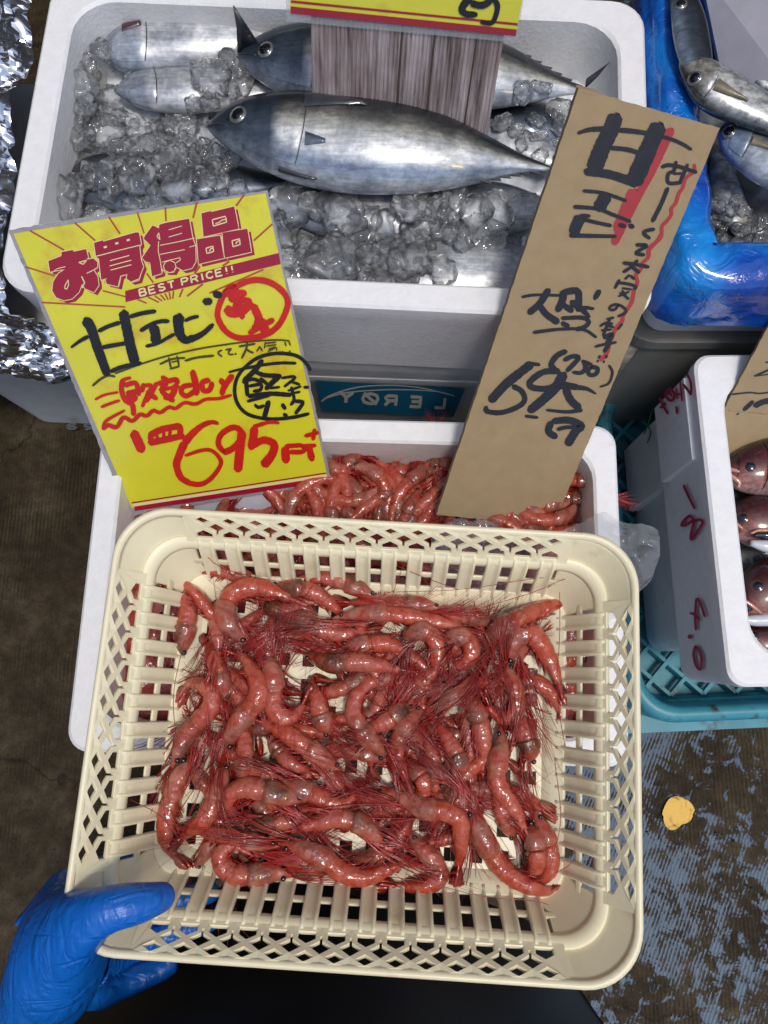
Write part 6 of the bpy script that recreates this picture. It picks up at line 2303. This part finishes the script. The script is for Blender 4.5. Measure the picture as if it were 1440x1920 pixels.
# hidden ones first, filling the floor of the basket
fr_ = random.Random(5)
for k in range(60):
    a = fr_.uniform(0, 6.28)
    c = np.array([fr_.uniform(-.110, .112), fr_.uniform(-.074, .070)])
    L_ = .078
    bend = fr_.uniform(-1.6, 1.6)
    pts = []
    p_ = np.array([0.0, 0.0])
    for i in range(6):
        pts.append(p_.copy())
        p_ = p_ + L_ / 5 * np.array([math.cos(a), math.sin(a)])
        a += bend / 5
    pts = np.array(pts)
    pts = pts - pts.mean(0) + c
    w = [bw(x, y, 0)[:2] for x, y in pts]
    make_shrimp(w, fr_.uniform(.0095, .0115), fr_, fr_.choice([0, .2, .5, .9]), BURIED, GS, heap, press=.3, strands=6)
for z, lab, dark, wpx, pts in SH:
    for it in range(2):
        zr = FLOORZ + .018 if it == 0 else zr2
        path = [on_z(*zp(z, p), zr)[:2] for p in pts]
        if it == 0:
            zr2 = float(np.mean([heap.top(p[0], p[1], .004) for p in path])) * .6 + FLOORZ * .4 + .006
    wm = wpx / FPX * (CAMZ - zr2) * 1.02
    make_shrimp(path, wm, fr_, min(1, dark * 1.15 + .06), lab, GS, heap, press=.55, strands=20)

# loose feelers across the basket walls
ff = MB()
for pts in ([(355, 995), (400, 1055), (470, 1080), (560, 1095)], [(470, 985), (620, 1015), (800, 1050), (900, 1075)], [(765, 1040), (745, 1090), (735, 1120)], [(720, 1110), (860, 1105), (1000, 1085), (1115, 1073)], [(900, 1140), (1000, 1110), (1060, 1085), (1115, 1075)],
            [(1050, 1110), (1050, 1190), (1045, 1300), (1060, 1400)], [(1040, 1420), (1052, 1530), (1040, 1600), (1030, 1640)], [(330, 1400), (325, 1300), (345, 1200)], [(245, 1500), (300, 1530), (340, 1580)], [(700, 1640), (800, 1655), (900, 1680), (1010, 1690), (1030, 1697)], [(640, 1010), (700, 1040), (790, 1080), (860, 1105)], [(1035, 1640), (1070, 1620), (1078, 1590)]):
    pp = []
    for x, y in catmull(pts, 14):
        q = on_z(x, y, FLOORZ + .03)
        pp.append(np.array([q[0], q[1], max(heap.top(q[0], q[1], .003), FLOORZ + .028) + .0012]))
    ff.tube(pp, .00032, 3, cap=False)
o = ff.build('feelers', MAT['legs'])
tag(o, 'thin loose red feelers across the shrimps and the basket wall', None, None, 'stuff')

# the heap in the foam box behind
hb = MB()
bumpy_bed('shrimp_heap', -.028, .097, .436, .258, .268, -1.6, .006, 70, 'shrimp', None, 'mass of red shrimps filling the foam box')
rr2 = random.Random(11)
protos = []
for k in range(7):
    bend = [1.2, -1.5, .4, 2.2, -.6, 1.7, -2.4][k]
    a, p_, pts = 0.0, np.array([0.0, 0.0]), []
    for i in range(6):
        pts.append(p_.copy())
        p_ = p_ + .095 / 5 * np.array([math.cos(a), math.sin(a)])
        a += bend / 5
    pts = np.array(pts) - np.mean(pts, 0)
    protos.append((pts, [.1, .3, .5, .2, .7, .4, .1][k]))
GB2 = 'red shrimps heaped in the white foam box'
LB2 = 'red shrimp in the heap in the foam box behind the cream basket'


def copy_tree(o, parent=None):
    c = o.copy()
    COL.objects.link(c)
    c.parent = parent
    for ch in o.children:
        copy_tree(ch, c)
    return c


roots = []
for pts, dk in protos:
    roots.append(make_shrimp([p + np.array([0, 0]) for p in pts], .0125, rr2, dk, LB2, GB2, None, z_fix=0.0, strands=44, low=.40))
spots = []
for k in range(90):
    spots.append((rr2.uniform(-.205, .205), rr2.uniform(-.118, .118)))
for k in range(70):
    spots.append((rr2.uniform(-.08, .205), rr2.uniform(.055, .122)))
yb = math.radians(-1.6)
placed = 0
for x, y in spots:
    y = min(y, .108)
    wx, wy = -.028 + x * math.cos(yb) - y * math.sin(yb), .097 + x * math.sin(yb) + y * math.cos(yb)
    v = np.array([wx, wy, .27]) - CAM
    px, py = 720 + FPX * v[0] / np.dot(v, FW), 960 - FPX * np.dot(v, UP) / np.dot(v, FW)
    if py > 1120 and 330 < px < 1030:      # nothing of these shows under the basket
        continue
    where = 'between the two price signs' if py < 985 and px < 880 else ('right of the cardboard sign' if py < 1010 and px > 960 else ('just under the far wall of the basket' if py < 1120 else ('seen through the left wall of the basket' if px < 700 else 'seen through the right wall of the basket')))
    lab = 'red shrimp in the foam box heap, ' + where
    if placed < len(roots):
        o = roots[placed]
    else:
        o = copy_tree(roots[rr2.randrange(len(roots))])
    placed += 1
    o['label'] = lab
    o.location = (wx, wy, .266 + rr2.uniform(-.002, .016))
    o.rotation_euler = (rr2.uniform(-.15, .15), rr2.uniform(-.15, .15), rr2.uniform(0, 6.28))

# ------------------------------------------------------------------ the person: gloved hand, apron
per = empty('person', (-.05, -.40, 0), 'person in a dark rubber apron holding the basket with a blue gloved hand', 'person')


def on_h(x, y, h):
    return on_z(x, y, CAMZ - h)


def skin(name, verts, edges, radii, mat, parent, root=0, sub=2, disp=0):
    org = wloc(parent)
    me = bpy.data.meshes.new(name)
    me.from_pydata([tuple(np.array(v) - org) for v in verts], edges, [])
    o = bpy.data.objects.new(name, me)
    COL.objects.link(o)
    o.parent = parent
    WLOC[o.name] = org
    sk = o.modifiers.new('skin', 'SKIN')
    sk.use_smooth_shade = True
    for i, r in enumerate(radii):
        rx = r if isinstance(r, tuple) else (r, r)
        me.skin_vertices[0].data[i].radius = rx
    me.skin_vertices[0].data[root].use_root = True
    sb = o.modifiers.new('sub', 'SUBSURF')
    sb.levels = sb.render_levels = sub
    sm = o.modifiers.new('soft', 'SMOOTH')
    sm.factor, sm.iterations = .5, 14
    # bake the surface so that the glove is one plain mesh
    dg = bpy.context.evaluated_depsgraph_get()
    nm = bpy.data.meshes.new_from_object(o.evaluated_get(dg))
    o.modifiers.clear()
    o.data = nm
    nm.materials.clear()
    nm.materials.append(MAT[mat])
    nm.polygons.foreach_set('use_smooth', np.ones(len(nm.polygons), bool))
    if disp:
        for v in nm.vertices:
            p = v.co
            h = disp * mnoise.noise(p * 24) + disp * .5 * mnoise.noise(p * 60)
            v.co = p + v.normal * h
    return o


HV, HE, HR = [], [], []


def hv(x, y, h, r, prev=None):
    HV.append(on_h(x, y, h))
    HR.append(r)
    if prev is not None:
        HE.append((prev, len(HV) - 1))
    return len(HV) - 1


palm = hv(120, 1765, .560, (.034, .026))
wr = hv(70, 1880, .585, .031, palm)
fa = hv(20, 1990, .62, .034, wr)
fa2 = hv(-60, 2150, .66, .040, fa)
th0 = hv(150, 1724, .532, .0205, palm)
th1 = hv(215, 1700, .520, .0142, th0)
th2 = hv(268, 1693, .528, .0122, th1)
th3 = hv(308, 1681, .540, .0106, th2)
th4 = hv(318, 1677, .544, .0085, th3)
i0 = hv(98, 1718, .578, .019, palm)
i1 = hv(118, 1655, .612, .0125, i0)
i2 = hv(175, 1632, .636, .0115, i1)
i3 = hv(245, 1618, .640, .0105, i2)
i4 = hv(300, 1606, .639, .0085, i3)
m0 = hv(140, 1760, .600, .018, palm)
m1 = hv(200, 1742, .636, .0125, m0)
m2 = hv(290, 1705, .645, .0115, m1)
m3 = hv(365, 1680, .643, .0105, m2)
m4 = hv(410, 1668, .642, .008, m3)
r0_ = hv(168, 1810, .602, .017, palm)
r1_ = hv(235, 1790, .634, .0125, r0_)
r2_ = hv(310, 1752, .644, .0115, r1_)
r3_ = hv(378, 1730, .643, .0105, r2_)
r4_ = hv(415, 1722, .642, .008, r3_)
l0 = hv(165, 1858, .600, .016, palm)
l1 = hv(225, 1845, .625, .0125, l0)
l2 = hv(285, 1822, .632, .011, l1)
l3 = hv(335, 1800, .634, .0085, l2)
skin('gloved_hand', HV, HE, HR, 'glove', per, palm, 3, .0016)
# folds of the glove at the thumb and wrist are in the surface; the sleeve goes on outside the frame
b = MB()
pts = [on_h(-10, 2050, .64), on_h(-60, 2150, .66), on_h(-140, 2350, .68), on_h(-160, 2600, .66)]
b.tube(pts, [.043, .046, .050, .056], 20)
b.build('sleeve', MAT['apron'], per)
# apron: a heavy sheet hanging nearly to the floor
nu, nv = 48, 30
V, F = [], []
for j in range(nv + 1):
    z_ = .03 + .50 * j / nv
    for i in range(nu + 1):
        u = -1 + 2 * i / nu
        x_ = -.04 + .226 * u
        y_ = -.205 - .072 * abs(u) ** 2.2 - .05 * (z_ / .8) ** 1.5 * .3 + .006 * math.sin(u * 7 + z_ * 3) + .008 * mnoise.noise(Vector((u * 2.5, z_ * 4, 1)))
        V.append((x_, y_, z_))
for j in range(nv):
    for i in range(nu):
        a = j * (nu + 1) + i
        F.append((a, a + 1, a + nu + 2, a + nu + 1))
k0 = len(V)
V += [(x, y - .003, z) for x, y, z in V]
F += [tuple(i + k0 for i in f)[::-1] for f in F]
for j in range(nv):
    for i in (0, nu):
        a = j * (nu + 1) + i
        F.append((a, a + nu + 1, a + nu + 1 + k0, a + k0))
mesh('apron', V, F, MAT['apron'], per)
b = MB()
b.tube([(-.266 + .002, -.279 - .002 * k, .03 + .1 * k) for k in range(9)], .005, 8)
b.build('apron_binding', MAT['apron_hem'], per)

# ------------------------------------------------------------------ puddle and the lamp it mirrors
pc = on_z(1268, 1525, 0)
V = []
npd = 40
for k in range(npd):
    a = 2 * math.pi * k / npd
    r_ = .0175 * (1 + .18 * math.sin(a * 2 + .7) + .10 * math.sin(a * 3 + 2)) * (1.15 if math.sin(a) > 0 else 1.0)
    V.append((pc[0] + r_ * math.cos(a) * .92, pc[1] + r_ * math.sin(a) * 1.1, .0035))
m, nt, nd, lk, bb = nodes('still_water')
bb.inputs['Base Color'].default_value = (.01, .01, .01, 1)
bb.inputs['Roughness'].default_value = .07
bb.inputs['IOR'].default_value = 1.33
tcp = N(nd, 'TexCoord')
np_ = N(nd, 'TexNoise', i_Scale=55.0, i_Detail=2.0)
lk.new(tcp.outputs['Object'], np_.inputs['Vector'])
bpp = N(nd, 'Bump', i_Strength=.12, i_Distance=.002)
lk.new(np_.outputs[0], bpp.inputs['Height'])
lk.new(bpp.outputs[0], bb.inputs['Normal'])
pu = mesh('puddle', V + [(x, y, .0) for x, y, z in V], [tuple(range(npd))] + [(k, k + npd, (k + 1) % npd + npd, (k + 1) % npd) for k in range(npd)], m, smooth=False)
tag(pu, 'small puddle mirroring a yellow lamp on the worn floor', None, None, 'structure')
bd = MB()
for x, y, r_ in [(1236, 1530, .0022), (1213, 1560, .0018), (1342, 1562, .002), (1353, 1564, .0013), (1375, 1576, .002), (1350, 1606, .0015), (1399, 1660, .0016), (1408, 1665, .0018), (1430, 1678, .002), (1358, 1592, .001), (1350, 1444, .0014), (1382, 1552, .001), (1294, 1850, .0014)]:
    c_ = on_z(x, y, 0)
    IV, IF = ICO1
    bd.add([c_ + np.array([v_[0], v_[1], max(0, v_[2]) * .6]) * r_ for v_ in IV], IF)
o = bd.build('water_beads', m)
tag(o, 'tiny water drops glinting on the worn floor', None, None, 'stuff')
d_ = unit(pc - CAM)
d_ = np.array([d_[0], d_[1], -d_[2]])
lp = pc + d_ * (2.3 / d_[2])
lam = empty('hanging_lamp', lp, 'round warm yellow lamp hanging overhead, seen mirrored in the puddle', 'lamp')
mb_, nt, nd, lk, bb = nodes('lamp_glow')
bb.inputs['Emission Color'].default_value = (1, .62, .16, 1)
bb.inputs['Emission Strength'].default_value = 42
b = MB()
IV, IF = ICO2
mesh('bulb', [lp + v * .088 for v in IV], IF, mb_, lam)
b = MB()
b.rings([[lp + np.array([r_ * math.cos(2 * math.pi * k / 20), r_ * math.sin(2 * math.pi * k / 20), z_]) for k in range(20)] for r_, z_ in ((.16, .03), (.15, .06), (.05, .12), (.025, .18))], cap1=True)
b.build('lamp_shade', MAT['tub'], lam)
b = MB()
b.tube([lp + np.array([0, 0, .18]), lp + np.array([0, 0, .9])], .004, 6)
b.build('cord', MAT['apron'], lam)
